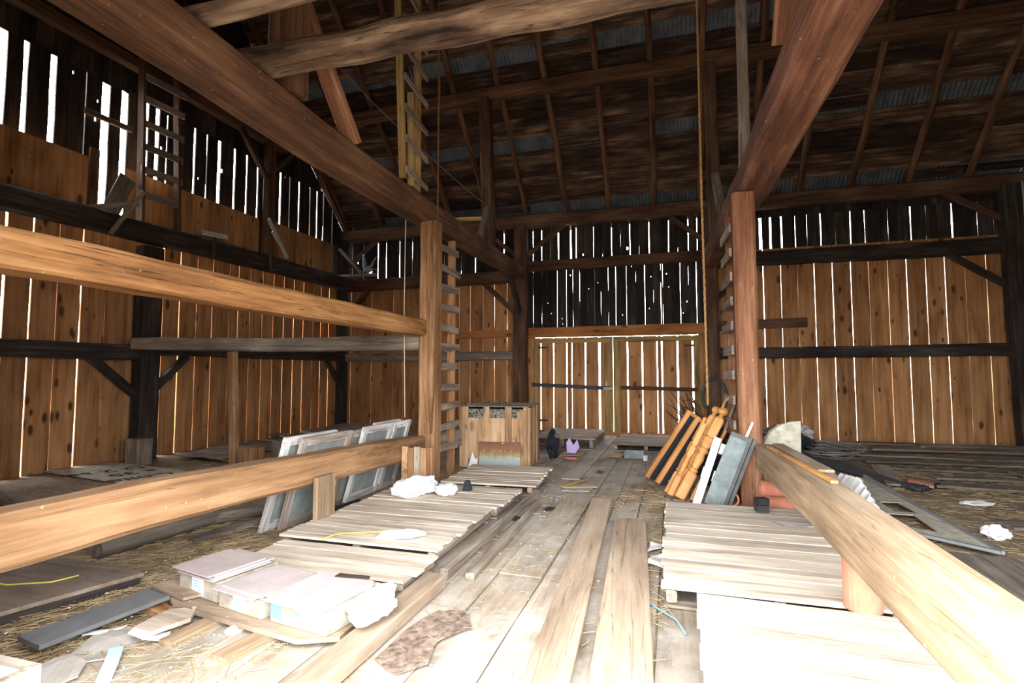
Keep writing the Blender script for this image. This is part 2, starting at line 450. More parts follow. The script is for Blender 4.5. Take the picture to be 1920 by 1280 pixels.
def rust_mat():
    m, nt, N, Lk = nodes_of('rusted galvanised sheet')
    out = N.new('ShaderNodeOutputMaterial'); bs = N.new('ShaderNodeBsdfPrincipled'); bs.inputs['Roughness'].default_value = 0.6; bs.inputs['Metallic'].default_value = 0.2
    Lk.new(bs.outputs[0], out.inputs[0])
    tc = N.new('ShaderNodeTexCoord'); sp = N.new('ShaderNodeSeparateXYZ'); Lk.new(tc.outputs['Object'], sp.inputs[0])
    t = N.new('ShaderNodeTexNoise'); t.inputs['Scale'].default_value = 9; t.inputs['Detail'].default_value = 6; Lk.new(tc.outputs['Object'], t.inputs['Vector'])
    ma = N.new('ShaderNodeMath'); ma.operation = 'MULTIPLY_ADD'; ma.inputs[1].default_value = 0.25; Lk.new(t.outputs[0], ma.inputs[0]); Lk.new(sp.outputs['Z'], ma.inputs[2])
    r = N.new('ShaderNodeValToRGB')
    e = r.color_ramp.elements
    e[0].position, e[0].color = 0.2, lin(150, 160, 164)
    e[1].position, e[1].color = 0.58, lin(104, 66, 50)
    k = e.new(0.30); k.color = lin(150, 152, 138)
    k = e.new(0.36); k.color = lin(146, 122, 72)
    k = e.new(0.44); k.color = lin(132, 86, 54)
    Lk.new(ma.outputs[0], r.inputs[0])
    s = N.new('ShaderNodeTexNoise'); s.inputs['Scale'].default_value = 30; Lk.new(tc.outputs['Object'], s.inputs['Vector'])
    mr = N.new('ShaderNodeMapRange'); mr.inputs[1].default_value = 0.69; mr.inputs[2].default_value = 0.72; Lk.new(s.outputs[0], mr.inputs[0])
    x = N.new('ShaderNodeMix'); x.data_type = 'RGBA'; Lk.new(mr.outputs[0], x.inputs[0]); Lk.new(r.outputs[0], x.inputs[6]); x.inputs[7].default_value = lin(226, 226, 222)
    Lk.new(x.outputs[2], bs.inputs['Base Color'])
    return m


MT['rust'] = rust_mat()

# ---------------------------------------------------------------- the setting
XL, XR, YN, YF = -9.85, 7.62, 1.3, 14.45
RIDGE_Y, SL = 7.9, 0.93
RIDGE_Z = 6.05 + SL * (14.4 - RIDGE_Y)
rake = lambda y: RIDGE_Z - SL * abs(y - RIDGE_Y)


def board(mb, axis, a0, a1, plane, th, lo, hi, rnd, j=0.004, m=0, top=None):
    """an upright board on a wall plane; axis 'x' for walls across, 'y' for gable walls; top(a) gives a raked head"""
    n = max(2, int((hi - lo) / 0.5))
    rings = []
    ph0, ph1 = rnd.uniform(0, 6), rnd.uniform(0, 6)
    for i in range(n + 1):
        t = i / n
        e0 = a0 + j * math.sin(2.3 * t * n + ph0) * rnd.uniform(0.4, 1)
        e1 = a1 + j * math.sin(2.1 * t * n + ph1) * rnd.uniform(0.4, 1)
        z0 = lo + (hi - lo) * t
        z1 = z0
        if top is not None:
            z0 = lo + (top(a0) - lo) * t
            z1 = lo + (top(a1) - lo) * t
        q = [(e0, plane, z0), (e1, plane, z1), (e1, plane + th, z1), (e0, plane + th, z0)]
        rings.append([V((p, d, z)) if axis == 'x' else V((d, p, z)) for p, d, z in q])
    mb.loft(rings, m=m)


def boarding(mb, axis, start, end, gaps, plane, th, lo, hi, seed, maxw=0.40, j=0.003, top=None, holes=()):
    """boards between start and end; gaps = [(centre, width)]; wider stretches are split by tight seams; holes = [(a, z, size)]"""
    rnd = random.Random(seed)
    edges = [(start, 0)] + sorted(gaps) + [(end, 0)]
    for (g0, w0), (g1, w1) in zip(edges[:-1], edges[1:]):
        a, b = g0 + w0 / 2, g1 - w1 / 2
        if b - a < 0.01:
            continue
        k = max(1, math.ceil((b - a) / maxw))
        cuts = [a + (b - a) * (i + (rnd.uniform(-0.12, 0.12) if 0 < i < k else 0)) / k for i in range(k + 1)]
        for c0, c1 in zip(cuts[:-1], cuts[1:]):
            j0 = j if min(w0, w1) > 0 or k > 1 else 0
            mine = sorted([h for h in holes if c0 + 0.02 < h[0] < c1 - 0.02], key=lambda h: h[1])
            z = lo
            for (ha, hz, hs) in mine:
                if hz - hs < z or hz + hs > hi:
                    continue
                board(mb, axis, c0, c1, plane, th, z, hz - hs, rnd, 0)
                for s0, s1 in ((c0, ha - hs * 0.5), (ha + hs * 0.5, c1)):
                    board(mb, axis, s0, s1, plane, th, hz - hs, hz + hs, rnd, 0)
                z = hz + hs
            board(mb, axis, c0, c1, plane, th, z, hi, rnd, 0 if mine else j0, top=top)


def G(xs, w=0.016, k=0.75):
    return [(x, w * k) if not isinstance(x, tuple) else (x[0], x[1] * k) for x in xs]


# far wall: newer pine below, old dark boards above and over the doors
mb = MB()
boarding(mb, 'x', XL, -3.98, G([(-9.58, .02), -8.85, (-8.48, .008), (-8.11, .012), -7.76, (-7.42, .006), (-7.13, .012), -6.58, (-6.26, .01), -5.94, (-5.6, .018), -5.21, (-4.86, .02), (-4.48, .018)], k=.5), YF, 0.03, 0.0, 4.38, 3, j=0.002)
boarding(mb, 'x', 0.86, XR, G([(1.45, .012), (1.84, .008), (2.22, .026), (2.62, .012), (2.99, .006), (3.36, .018), (3.75, .022), (4.14, .02), (4.51, .009), (4.9, .012), (5.28, .022), (5.66, .018), (6.03, .02), (6.41, .008), (6.81, .016), (7.42, .02)]), YF, 0.03, 0.0, 4.74, 4, j=0.002)
wall_far = tag(obj('wall_far', mb, MT['pine_z']), 'far long wall of upright boards round the double doors', 'wall', kind='structure')
mb = MB()
boarding(mb, 'x', XL, -3.98, G([(-9.6, .02), (-9.2, .02), (-8.69, .045), (-8.4, .04), (-7.94, .04), (-7.51, .02), (-7.0, .01), (-6.45, .01), (-5.91, .012), (-5.47, .035), (-4.59, .04)], k=.7), YF + .035, 0.03, 4.38, 5.95, 5, maxw=0.6, j=0.008, holes=[(-8.95, 4.78, .11), (-9.4, 5.1, .03), (-7.2, 5.0, .02)])
rh = random.Random(8)
hol = [(-3.3, 3.6, .02), (-2.9, 3.15, .02), (-2.66, 4.35, .035), (-2.88, 3.0, .02), (-2.15, 3.95, .018), (-1.9, 4.1, .02), (-1.55, 4.55, .03), (-1.0, 4.5, .03), (-.9, 3.7, .018), (-.5, 4.2, .025), (-.55, 3.35, .018), (-.1, 4.25, .03), (-.05, 3.9, .02), (.1, 4.6, .05), (.4, 3.5, .03), (.45, 4.1, .02), (-3.2, 3.3, .015), (-1.25, 3.2, .02), (.3, 3.2, .02), (-2.2, 3.3, .02)]
boarding(mb, 'x', -3.98, 0.86, G([(-3.72, .02), (-3.47, .012), (-3.03, .02), (-2.77, .018), (-2.59, .014), (-2.4, .013), (-1.99, .01), (-1.82, .008), (-1.62, .012), (-1.42, .02), (-1.14, .01), (-.66, .026), (-.25, .012), (-.2, .008), (.24, .018), (.64, .03)], k=.4), YF + .035, 0.03, 2.632, 4.72, 6, maxw=0.3, j=0.006, holes=[(a, b, c * .55) for a, b, c in hol])
boarding(mb, 'x', -3.98, 0.86, G([(-3.72, .03), (-3.47, .03), (-2.99, .04), (-2.64, .07), (-2.49, .03), (-2.01, .022), (-1.52, .03), (-1.03, .034), (-.53, .04), (-.03, .026), (.46, .03), (.68, .035)], k=.6), YF + .035, 0.03, 4.72, 5.95, 7, maxw=0.34, j=0.007, holes=[(-2.3, 4.9, .03), (-1.5, 4.9, .03), (-1.1, 5.0, .04)])
boarding(mb, 'x', 0.86, XR, G([(1.3, .02), (2.19, .09), (2.42, .06), (2.67, .05), (2.98, .02), (3.24, .01), (3.54, .03), (3.86, .006), (4.18, .03), (4.48, .022), (4.96, .01), (5.42, .034), (5.72, .012), (6.23, .04), (6.71, .014), (7.3, .02)]), YF + .035, 0.03, 4.58, 5.55, 9, maxw=0.34, j=0.006)
boarding(mb, 'x', 0.86, XR, [], YF + .036, 0.03, 5.55, 5.95, 10, maxw=0.34, j=0)
obj('weathered_boarding', mb, MT['old_z'], wall_far)

# left gable wall
mb = MB()
boarding(mb, 'y', YN, YF, G([(1.0, .02), (2.1, .02), (3.2, .02), (4.3, .02), (5.55, .05), (5.92, .028), (6.3, .012), (6.68, .03), (7.1, .006), (8.23, .04), (8.62, .03), (9.04, .016), (9.45, .018), (9.92, .009), (10.19, .02), (10.56, .012), (10.97, .016), (11.36, .018), (11.74, .024), (12.13, .026), (12.53, .024), (12.95, .01), (13.3, .02), (13.69, .028)]), XL - .03, 0.03, 0.0, 4.3, 12, j=0.003)
wall_left = tag(obj('wall_left', mb, MT['pine_z']), 'left gable wall of upright boards with slits of daylight', 'wall', kind='structure')
mb = MB()
slots = [(2.0, .06), (3.1, .1), (3.9, .08), (4.6, .1), (5.05, .08), (5.39, .12), (5.7, .075), (6.1, .1), (6.62, .02), (6.97, .15), (7.32, .13), (7.76, .10), (8.0, .09), (8.22, .03), (8.47, .09), (8.88, .05), (9.2, .03), (9.54, .09), (9.99, .06), (10.37, .05), (10.73, .05), (11.54, .07), (11.89, .03), (12.28, .05), (12.74, .035), (13.07, .05), (13.36, .04), (13.8, .03)]
boarding(mb, 'y', YN, YF, slots, XL - .065, 0.03, 4.2, 7.05, 13, maxw=0.4, j=0.008, top=lambda a: min(7.05, rake(a)), holes=[(6.4, 6.85, .03), (6.8, 6.2, .04), (6.83, 6.55, .03), (8.1, 6.2, .04), (9.0, 5.9, .03), (9.62, 6.3, .05), (11.7, 6.9, .03)])
rnd = random.Random(14)
y = YN
while y < YF - 0.01:
    y1 = min(YF, y + rnd.uniform(0.24, 0.36))
    if rake((y + y1) / 2) > 7.1:
        board(mb, 'y', y, y1, XL - .065 + rnd.uniform(-.01, .012), 0.03, min(6.98, rake(y) - .04, rake(y1) - .04), 12, rnd, 0, top=rake)
    y = y1
for yy, w in ((6.95, .16), (8.5, .14), (8.15, .1)):          # odd pale battens closing the heads of slots
    board(mb, 'y', yy - w / 2, yy + w / 2, XL - .02, 0.02, 6.93, 7.62, rnd, 0.003)
obj('weathered_boarding', mb, MT['old_z'], wall_left)
mb = MB()
boarding(mb, 'y', YN, 6.78, [], XL + .08, 0.025, 4.38, 5.42, 15, maxw=0.36, j=0)
boarding(mb, 'y', 7.28, 10.66, [], XL + .08, 0.025, 4.38, 5.46, 16, maxw=0.38, j=0)
boarding(mb, 'y', 10.98, 13.7, [], XL + .08, 0.025, 4.42, 5.52, 17, maxw=0.36, j=0)
obj('pine_lining', mb, MT['pine_z'], wall_left)

# right gable wall and near wall (the near wall holds the open drive door behind the viewer)
mb = MB()
boarding(mb, 'y', YN, YF, G([(y0, .012) for y0 in (1.5, 3, 4.4, 5.6, 7, 8.2, 9.1, 10, 10.9, 11.7, 12.4, 13.1)] + [(14.02, .10)]), XR, 0.03, 0.0, 6.0, 18, maxw=0.36, j=0.003)
y = YN
while y < YF - 0.01:
    y1 = min(YF, y + rnd.uniform(0.28, 0.4))
    board(mb, 'y', y, y1, XR + .01, 0.03, 5.9, 12, rnd, 0, top=lambda a: max(5.95, rake(a)))
    y = y1
tag(obj('wall_right', mb, MT['old_z']), 'right gable wall of old dark boards', 'wall', kind='structure')
OPEN = (-2.45, 3.4, 3.3)
mb = MB()
boarding(mb, 'x', XL, OPEN[0], [], YN - .03, 0.03, 0.0, 6.0, 19, maxw=0.36, j=0)
boarding(mb, 'x', OPEN[1], XR, [], YN - .03, 0.03, 0.0, 6.0, 20, maxw=0.36, j=0)
boarding(mb, 'x', OPEN[0], OPEN[1], [], YN - .03, 0.03, OPEN[2], 6.0, 21, maxw=0.36, j=0)
tag(obj('wall_near', mb, MT['pine_z']), 'near long wall with the open drive door', 'wall', kind='structure')

# floor, loft-less earth bays either side of the planked drive, and the ground outside
mb = MB()
mb.box(XL, XR, YN - .05, YF + .05, -0.12, 0.0)
floor = tag(obj('floor', mb, MT['earth']), 'barn floor of trodden earth and planks strewn with straw', 'floor', kind='structure')
mb = MB()
rnd = random.Random(30)
xs = [-3.3, -2.95, -2.6, -2.28, -1.98, -1.66, -1.36, -1.0, -0.7, -0.4, -0.12, 0.2, 0.52, 0.86]
for a, b in zip(xs[:-1], xs[1:]):
    ys = [YN] + sorted([rnd.uniform(1, 5), rnd.uniform(6.5, 12)]) + [YF - .05]
    for y0, y1 in zip(ys[:-1], ys[1:]):
        zt = 0.012 + rnd.uniform(0, 0.012)
        ga, gb, n = rnd.uniform(.002, .012), rnd.uniform(.002, .012), 8
        rings = []
        for i in range(n + 1):
            yy = y0 + .004 + (y1 - y0 - .008) * i / n
            wv = rnd.uniform(-.004, .004)
            rings.append([V((a + ga + wv, yy, -.01)), V((b - gb + wv, yy, -.01)), V((b - gb + wv, yy, zt + rnd.uniform(-.004, .004))), V((a + ga + wv, yy, zt + rnd.uniform(-.004, .004)))])
        mb.loft(rings)
obj('floor_planks', mb, MT['floor_plank'], floor)
mb = MB()
mb.box(-60, 60, -50, 70, -0.5, -0.3)
mb.box(-5, 5.5, -12, YN - .05, -0.3, -0.02)
tag(obj('ground', mb, MT['ground']), 'gravel yard outside the barn', 'ground', kind='structure')

# far double doors with their jamb boards and sill
mb = MB()
for a, b in ((-3.98, -3.655), (.655, .87)):
    mb.box(a, b, YF + .0, YF + .03, 0, 2.72)
mb.box(-3.7, .7, YF - .08, YF + .05, 0, .09)
obj('door_jamb', mb, MT['pine_z'], wall_far)
for k, (x0, x1, gaps, seed) in enumerate([(-3.66, -1.515, [(-3.49, .03), (-3.13, .028), (-2.76, .034), (-2.62, .02), (-2.25, .036), (-1.87, .055)], 41), (-1.505, 0.66, [(-1.13, .034), (-.75, .034), (-.37, .026), (-.25, .036), (.14, .042), (.51, .042)], 42)]):
    mb = MB()
    boarding(mb, 'x', x0, x1, gaps, YF - .02, 0.03, 0.08, 2.618, seed, j=0.003)
    d = tag(obj('door_%d' % (k + 1), mb, MT['pine_z']), ['left leaf of the far double door', 'right leaf of the far double door'][k] + ', pine boards with bright gaps', 'door', kind='structure')
    fm = MT['yellow']
    timber('door_frame', [(x0 + .02, YF - .05, 2.53), (x1 - .02, YF - .05, 2.53)], 0.04, 0.13, fm, d, amp=0.003)
    sx = (x0 + .05, x1 - .1) if k == 0 else (x0 + .1, x1 - .05)
    for q, (s, w) in enumerate(zip(sx, (.1, .2) if k == 0 else (.17, .1))):
        timber('door_frame', [(s, YF - .06, 0.08), (s, YF - .06, 2.47)], w, 0.04, fm, d, amp=0.003, zhint=(0, -1, 0))
    if k == 0:
        timber('door_bar', [(-3.72, YF - .12, 1.33), (-1.52, YF - .12, 1.24)], 0.05, 0.1, MT['iron_bar'], d, amp=0.004)
        mb = MB()
        mb.box(-1.76, -1.52, YF - .16, YF - .12, 1.2, 1.27)
        mb.box(-1.70, -1.66, YF - .14, YF - .11, 1.25, 1.42)
        obj('latch', mb, MT['white_paint'], d)
    else:
        timber('door_bar', [(-1.32, YF - .08, 1.26), (0.6, YF - .08, 1.22)], 0.04, 0.1, MT['brown'], d, amp=0.004)
    for zz in (0.35, 2.35):
        mb = MB()
        hx = x0 if k == 0 else x1
        mb.box(min(hx, hx + (.35 if k == 0 else -.35)), max(hx, hx + (.35 if k == 0 else -.35)), YF - .032, YF - .022, zz - .025, zz + .025)
        obj('hinge', mb, MT['iron_bar'], d)

# roof: galvanised sheets over old boards with gaps, carried by poles
cs, sn = 1 / math.sqrt(1 + SL * SL), SL / math.sqrt(1 + SL * SL)


def slope_M(ey, ez, sign):
    Y = V((0, -cs * sign, sn))
    X = V((1, 0, 0))
    M = Matrix((X, Y, X.cross(Y))).transposed().to_4x4()
    M.translation = (0, ey, ez)
    return M


SLEN = (14.4 - RIDGE_Y) / cs
Mf = slope_M(14.4, rake(14.4), 1)
mb = MB()
n = 1200
x0, x1 = XL - .25, XR + .25
vs = []
for i in range(n + 1):
    x = x0 + (x1 - x0) * i / n
    z = -0.055 + 0.011 * math.sin(2 * PI * x / 0.09)
    for (s, dz) in ((-.5, 0), (SLEN + .02, 0), (SLEN + .02, -.004), (-.5, -.004)):
        vs.append(V((x, s, z + dz)))
mb.add(vs, [(4 * i + k, 4 * i + (k + 1) % 4, 4 * i + 4 + (k + 1) % 4, 4 * i + 4 + k) for i in range(n) for k in range(4)])
ceiling = tag(obj('ceiling', mb, MT['zinc'], M=Mf, smooth=False), 'underside of the barn roof, sheet metal over dark boards and poles', 'roof', kind='structure')
raft_x = [-9.55 + 1.145 * i for i in range(16)]
mb = MB()
rnd = random.Random(50)
s = -0.45
metal_bands = [(.06, .42), (1.9, 2.26), (4.0, 4.36), (6.2, 6.5)]
while s < SLEN - .02:
    w = rnd.uniform(.2, .32)
    hit = next((b for b in metal_bands if s < b[1] and s + w > b[0]), None)
    if hit and s >= hit[0] - .01:
        for xa, xb in zip(raft_x[:-1], raft_x[1:]):          # some bays of the gap keep a board
            if rnd.random() < .3:
                a0, a1 = hit[0] + rnd.uniform(-.01, .12), hit[1] - rnd.uniform(-.01, .12)
                mb.loft([[V((x, a0 + rnd.uniform(0, .02), -.002)), V((x, a1 - rnd.uniform(0, .02), -.002)), V((x, a1, -.026)), V((x, a0, -.026))] for x in (xa - .1, (xa * 2 + xb) / 3, (xa + 2 * xb) / 3, xb + .1)])
        s = hit[1]
        continue
    if hit:
        w = hit[0] - s
    if w > .05:
        cut = [x0 + .2] + sorted(rnd.sample(raft_x[1:-1], 3)) + [x1 - .2]
        for a, b in zip(cut[:-1], cut[1:]):
            m_ = max(3, int((b - a) / .35))
            rings = []
            g0, g1 = rnd.uniform(-.01, .004), rnd.uniform(-.012, .006)
            dz = rnd.uniform(0, .012)
            for i in range(m_ + 1):
                x = a + .004 + (b - a - .008) * i / m_
                e0, e1 = s + g0 + rnd.uniform(-.006, .012), min(SLEN, s + w) - g1 - rnd.uniform(-.006, .012)
                rings.append([V((x, e0, -dz)), V((x, e1, -dz)), V((x, e1, -.024 - dz)), V((x, e0, -.024 - dz))])
            mb.loft(rings)
    s += w
obj('roof_boarding', mb, MT['roof_x'], ceiling)
for i, x in enumerate(raft_x):
    r = random.Random(60 + i)
    logo('rafter', [(x + r.uniform(-.04, .04), -.45, .07), (x + r.uniform(-.06, .06), SLEN - .05, .075)], .075, MT['pole'], ceiling, amp=.018, taper=.85, seed=70 + i, n=10)
Mn = Mf.inverted() @ slope_M(2 * RIDGE_Y - 14.4, rake(14.4), -1)
mb = MB()
mb.box(x0, x1, -.5, SLEN + .02, 0, .03)
obj('near_roof_slope', mb, MT['roof_x'], ceiling, M=Mn)

# ---------------------------------------------------------------- the timber frame
def beam(name, pts, w, h, mat, label, cat='beam', **k):
    return tag(timber(name, pts, w, h, MT[mat], **k), label, cat, kind='thing')


beam('frame_post', [(-3.47, 7.3, 0), (-3.47, 7.3, 3.9)], .27, .27, 'hewn', 'square hewn post left of the drive, at the end of the low left beam', 'post')
beam('frame_post', [(.9, 7.2, 0), (.89, 7.2, 3.88)], .26, .26, 'red', 'reddish square post right of the drive with newels and doors leaning at its foot', 'post')
beam('frame_post', [(-4.0, 14.2, 0), (-4.0, 14.2, 5.75)], .36, .34, 'brown', 'dark hewn post at the left jamb of the far double doors', 'post', amp=.016)
beam('frame_post', [(.97, 14.2, 0), (.97, 14.2, 5.75)], .32, .32, 'brown', 'dark hewn post at the right jamb of the far double doors', 'post')
beam('frame_post', [(7.28, 14.15, 0), (7.15, 14.15, 5.75)], .36, .36, 'dark', 'black hewn post in the right far corner', 'post', amp=.02)
beam('frame_post', [(-9.72, 14.2, 0), (-9.72, 14.2, 5.75)], .26, .3, 'dark', 'dark post in the left far corner below the pigeon', 'post')
beam('frame_post', [(-9.62, 7.75, 0), (-9.62, 7.75, 4.05)], .4, .3, 'dark', 'wide dark post in the middle of the left wall, between two braces', 'post', zhint=(1, 0, 0))
beam('gable_post', [(-9.6, 10.82, 4.35), (-9.6, 10.82, 7.5)], .24, .2, 'brown', 'upper gable post with a white stick hanging at its foot', 'post', zhint=(1, 0, 0))
beam('tie_beam', [(-3.43, YN, 4.07), (-3.6, 4.95, 4.07), (-3.62, 7.3, 4.08), (-4.03, 14.25, 4.42)], .34, .41, 'tie', 'massive hewn beam high on the left with the slatted ladder standing on it', ends=(.9, .8), amp=.016)
beam('tie_beam', [(1.16, YN, 4.07), (1.1, 4.0, 4.08), (1.05, 7.2, 4.09), (.95, 14.25, 4.45)], .42, .42, 'tie_red', 'massive reddish beam high on the right, resting on the post by the newels', ends=(.9, .8), amp=.018)
tag(logo('cross_log', [(-3.75, 3.85, 4.42), (1.35, 3.82, 4.43)], .14, MT['log'], amp=.02, taper=1.0, seed=5, n=16), 'thick barked log laid across overhead between the two high beams', 'log')
tag(logo('cross_log', [(-3.7, 3.12, 4.37), (1.35, 3.1, 4.42)], .085, MT['log'], amp=.014, taper=.9, seed=9), 'thinner log overhead nearer the viewer than the thick one', 'log')
beam('roof_purlin', [(-9.8, 11.72, 8.14), (-4.3, 11.72, 8.3), (7.55, 11.72, 8.3)], .22, .3, 'tie', 'long beam under the roof poles, carried on two tall posts', amp=.012)
beam('purlin_post', [(-4.08, 11.72, 4.45), (-4.18, 11.72, 8.2)], .28, .26, 'brown', 'tall roof post standing on the left high beam', 'post')
beam('purlin_post', [(.92, 11.72, 4.5), (.86, 11.72, 8.2)], .26, .24, 'brown', 'tall roof post standing on the right high beam behind the rope', 'post')
beam('purlin_brace', [(-4.0, 10.75, 4.42), (-4.1, 11.62, 5.5)], .14, .1, 'grey', 'grey brace between the left high beam and its tall roof post', 'brace', amp=.004)
beam('purlin_brace', [(.96, 10.5, 4.5), (.92, 11.62, 5.75)], .16, .1, 'grey', 'grey brace between the right high beam and its tall roof post', 'brace', amp=.004)
beam('roof_strut', [(-3.5, 5.25, 4.27), (-3.6, 4.15, 5.75)], .2, .1, 'red', 'reddish strut rising from the left high beam behind the thick log', 'brace', amp=.005)
beam('roof_strut', [(.93, 4.62, 4.27), (.95, 3.75, 5.8)], .2, .09, 'red', 'reddish strut rising from the right high beam at the top of the picture', 'brace', amp=.005)
beam('roof_post', [(-3.56, 4.22, 4.3), (-3.56, 4.22, 6.4)], .36, .2, 'tie', 'broad post standing on the left high beam behind the thick log', 'post')
beam('wall_plate', [(XL + .1, 14.25, 5.88), (XR - .05, 14.25, 5.86)], .26, .34, 'brown', 'long plate along the top of the far wall under the roof poles', amp=.016)
beam('wall_rail', [(1.15, 14.3, 4.46), (7.05, 14.3, 4.46)], .24, .34, 'dark', 'upper dark rail across the far wall to the right of the doors')
beam('wall_rail', [(-9.6, 14.3, 4.34), (-4.15, 14.3, 4.36)], .24, .34, 'brown', 'upper rail across the far wall to the left of the doors, below the pigeon')
beam('wall_rail', [(-3.83, 14.33, 4.62), (.82, 14.33, 4.64)], .18, .28, 'brown', 'upper rail across the black boards above the double doors')
beam('wall_rail', [(1.12, 14.3, 2.13), (7.1, 14.3, 2.15)], .2, .27, 'dark', 'lower dark rail across the far wall to the right of the doors')
beam('wall_rail', [(-9.6, 14.3, 2.12), (-4.17, 14.3, 2.14)], .2, .25, 'grey', 'lower grey rail across the far wall to the left of the doors')
beam('gable_rail', [(-9.66, YN, 1.98), (-9.66, 7.55, 2.02)], .22, .28, 'dark', 'black rail on the left wall near the viewer, ending at the wide post')
beam('gable_rail', [(-9.66, 7.95, 2.1), (-9.66, 14.1, 2.14)], .22, .25, 'dark', 'black rail on the left wall beyond the wide post')
beam('gable_ledge', [(-9.5, YN, 4.2), (-9.5, 14.1, 4.36)], .4, .34, 'dark', 'black beam along the left wall under the pine lining, with odd sticks on it', amp=.02)
beam('slit_rail', [(-9.72, 6.5, 6.2), (-9.72, 7.35, 6.22)], .06, .1, 'brown', 'short rail across the brightest slits beside the gable ladder', 'beam', amp=.004)
beam('gable_girt', [(-9.68, YN, 7.45), (-9.68, 11.4, 7.5)], .2, .22, 'brown', 'high beam on the left gable above the slits of daylight')
beam('barge_rafter', [(-9.62, 14.2, 6.02), (-9.62, 10.9, rake(10.9) - .2)], .16, .14, 'brown', 'sloping rafter against the left gable', 'rafter')
beam('right_rail', [(7.45, YN, 2.1), (7.45, 14.0, 2.14)], .2, .26, 'dark', 'black lower rail on the right wall, met by the corner post')
beam('right_rail', [(7.45, YN, 4.5), (7.45, 14.0, 4.46)], .22, .34, 'dark', 'black upper rail on the right wall, met by the corner post')
# door head and odd planks
beam('door_head', [(-3.82, 14.36, 2.76), (.8, 14.36, 2.78)], .06, .28, 'pine_x', 'wide pine plank over the far double doors', 'plank', amp=.004)
beam('wall_plank', [(1.15, 14.39, 2.83), (3.16, 14.39, 2.87)], .04, .24, 'brown', 'short brown plank across the pine boards right of the red post', 'plank', amp=.004)
beam('wall_plank', [(-6.4, 14.39, 2.74), (-4.2, 14.39, 2.76)], .04, .22, 'pine_x', 'pine plank across the far wall behind the left ladder', 'plank', amp=.004)
# braces
for p0, p1, m, lab in [
    ((-9.64, 6.75, 1.9), (-9.64, 7.55, 1.25), 'dark', 'dark brace on the near side of the wide left wall post'),
    ((-9.64, 8.65, 1.98), (-9.64, 7.98, 1.35), 'dark', 'dark brace on the far side of the wide left wall post'),
    ((-9.62, 13.3, 2.0), (-9.62, 14.08, 1.2), 'dark', 'small dark brace in the left far corner below the lower rail'),
    ((-8.85, 14.28, 4.2), (-9.58, 14.28, 3.4), 'brown', 'brace under the upper rail in the left far corner'),
    ((-8.6, 14.28, 5.75), (-9.58, 14.28, 4.95), 'brown', 'brace under the plate in the left far corner behind the pigeon'),
    ((-5.1, 14.25, 4.2), (-4.15, 14.25, 3.3), 'brown', 'brace against the pine boards left of the door jamb post'),
    ((-4.02, 13.2, 4.22), (-4.0, 14.05, 3.3), 'dark', 'black brace under the far end of the left high beam'),
    ((-2.75, 14.26, 5.75), (-3.8, 14.26, 4.95), 'brown', 'brace from the door left jamb post up to the plate'),
    ((-.05, 14.26, 5.75), (.85, 14.26, 5.0), 'brown', 'brace from the door right jamb post up to the plate'),
    ((-5.15, 14.26, 5.75), (-4.15, 14.26, 4.95), 'brown', 'brace above the far end of the left high beam'),
    ((1.95, 14.27, 4.32), (1.1, 14.27, 3.5), 'dark', 'brace beside the right ladder under the dark upper rail'),
    ((6.0, 14.27, 4.35), (7.05, 14.27, 3.6), 'dark', 'dark brace under the upper rail near the right corner post'),
    ((5.95, 14.2, 5.75), (7.0, 14.2, 5.05), 'brown', 'brace under the plate near the right corner post'),
    ((-9.6, 9.85, 7.4), (-9.6, 10.7, 6.5), 'brown', 'brace on the near side of the upper gable post'),
    ((-9.6, 11.6, 7.42), (-9.6, 10.92, 6.75), 'brown', 'short brace on the far side of the upper gable post'),
]:
    beam('knee_brace', [p0, p1], .12, .13, m, lab, 'brace', amp=.006)
# side rails of the left bay
beam('bay_rail', [(-3.6, YN, 2.3), (-3.6, 7.2, 2.29)], .27, .24, 'gold', 'golden hewn rail running from the left post towards the viewer at head height', amp=.016)
beam('bay_crossbeam', [(-9.45, 7.4, 2.16), (-6.4, 7.4, 2.1), (-3.6, 7.35, 2.08)], .2, .22, 'grey', 'grey sagging cross beam from the left wall post to the left drive post', amp=.014)
beam('prop_pole', [(-7.26, 7.55, 0), (-7.28, 7.45, 2.0)], .13, .13, 'hewn', 'slim prop under the grey sagging cross beam', 'post', amp=.012)
beam('low_beam', [(-3.6, YN, .69), (-3.6, 3.0, .685), (-3.6, 7.15, .56)], .27, .31, 'lowl', 'long low beam on the left with sashes leaning behind it', amp=.014)
beam('low_beam', [(1.1, YN, .63), (1.08, 4.0, .64), (1.08, 7.05, .62)], .28, .31, 'lowb', 'long low beam on the right resting on a clay pipe and the red post', amp=.014)
beam('bay_sill', [(-3.6, 7.5, .52), (-3.55, 13.9, .56)], .2, .28, 'grey', 'grey low beam beyond the left post, behind the crate')

# ---------------------------------------------------------------- ladders
def ladder(name, label, rails, rungs, mat, cat='ladder', rung=(.1, .028), group=None):
    """rails: list of (p0, p1, w, h); rungs: list of (p0, p1)"""
    root = tag(empty(name, rails[0][0]), label, cat, group)
    o = V(rails[0][0])
    for k, (p0, p1, w, h) in enumerate(rails):
        timber('rail', [V(p0) - o, V(p1) - o], w, h, MT[mat], root, amp=.004, seed=300 + k, zhint=(1, 0, 0))
    for k, (p0, p1) in enumerate(rungs):
        timber('rung', [V(p0) - o, V(p1) - o], rung[1], rung[0], MT['grey'], root, amp=.003, seed=320 + k)
    return root


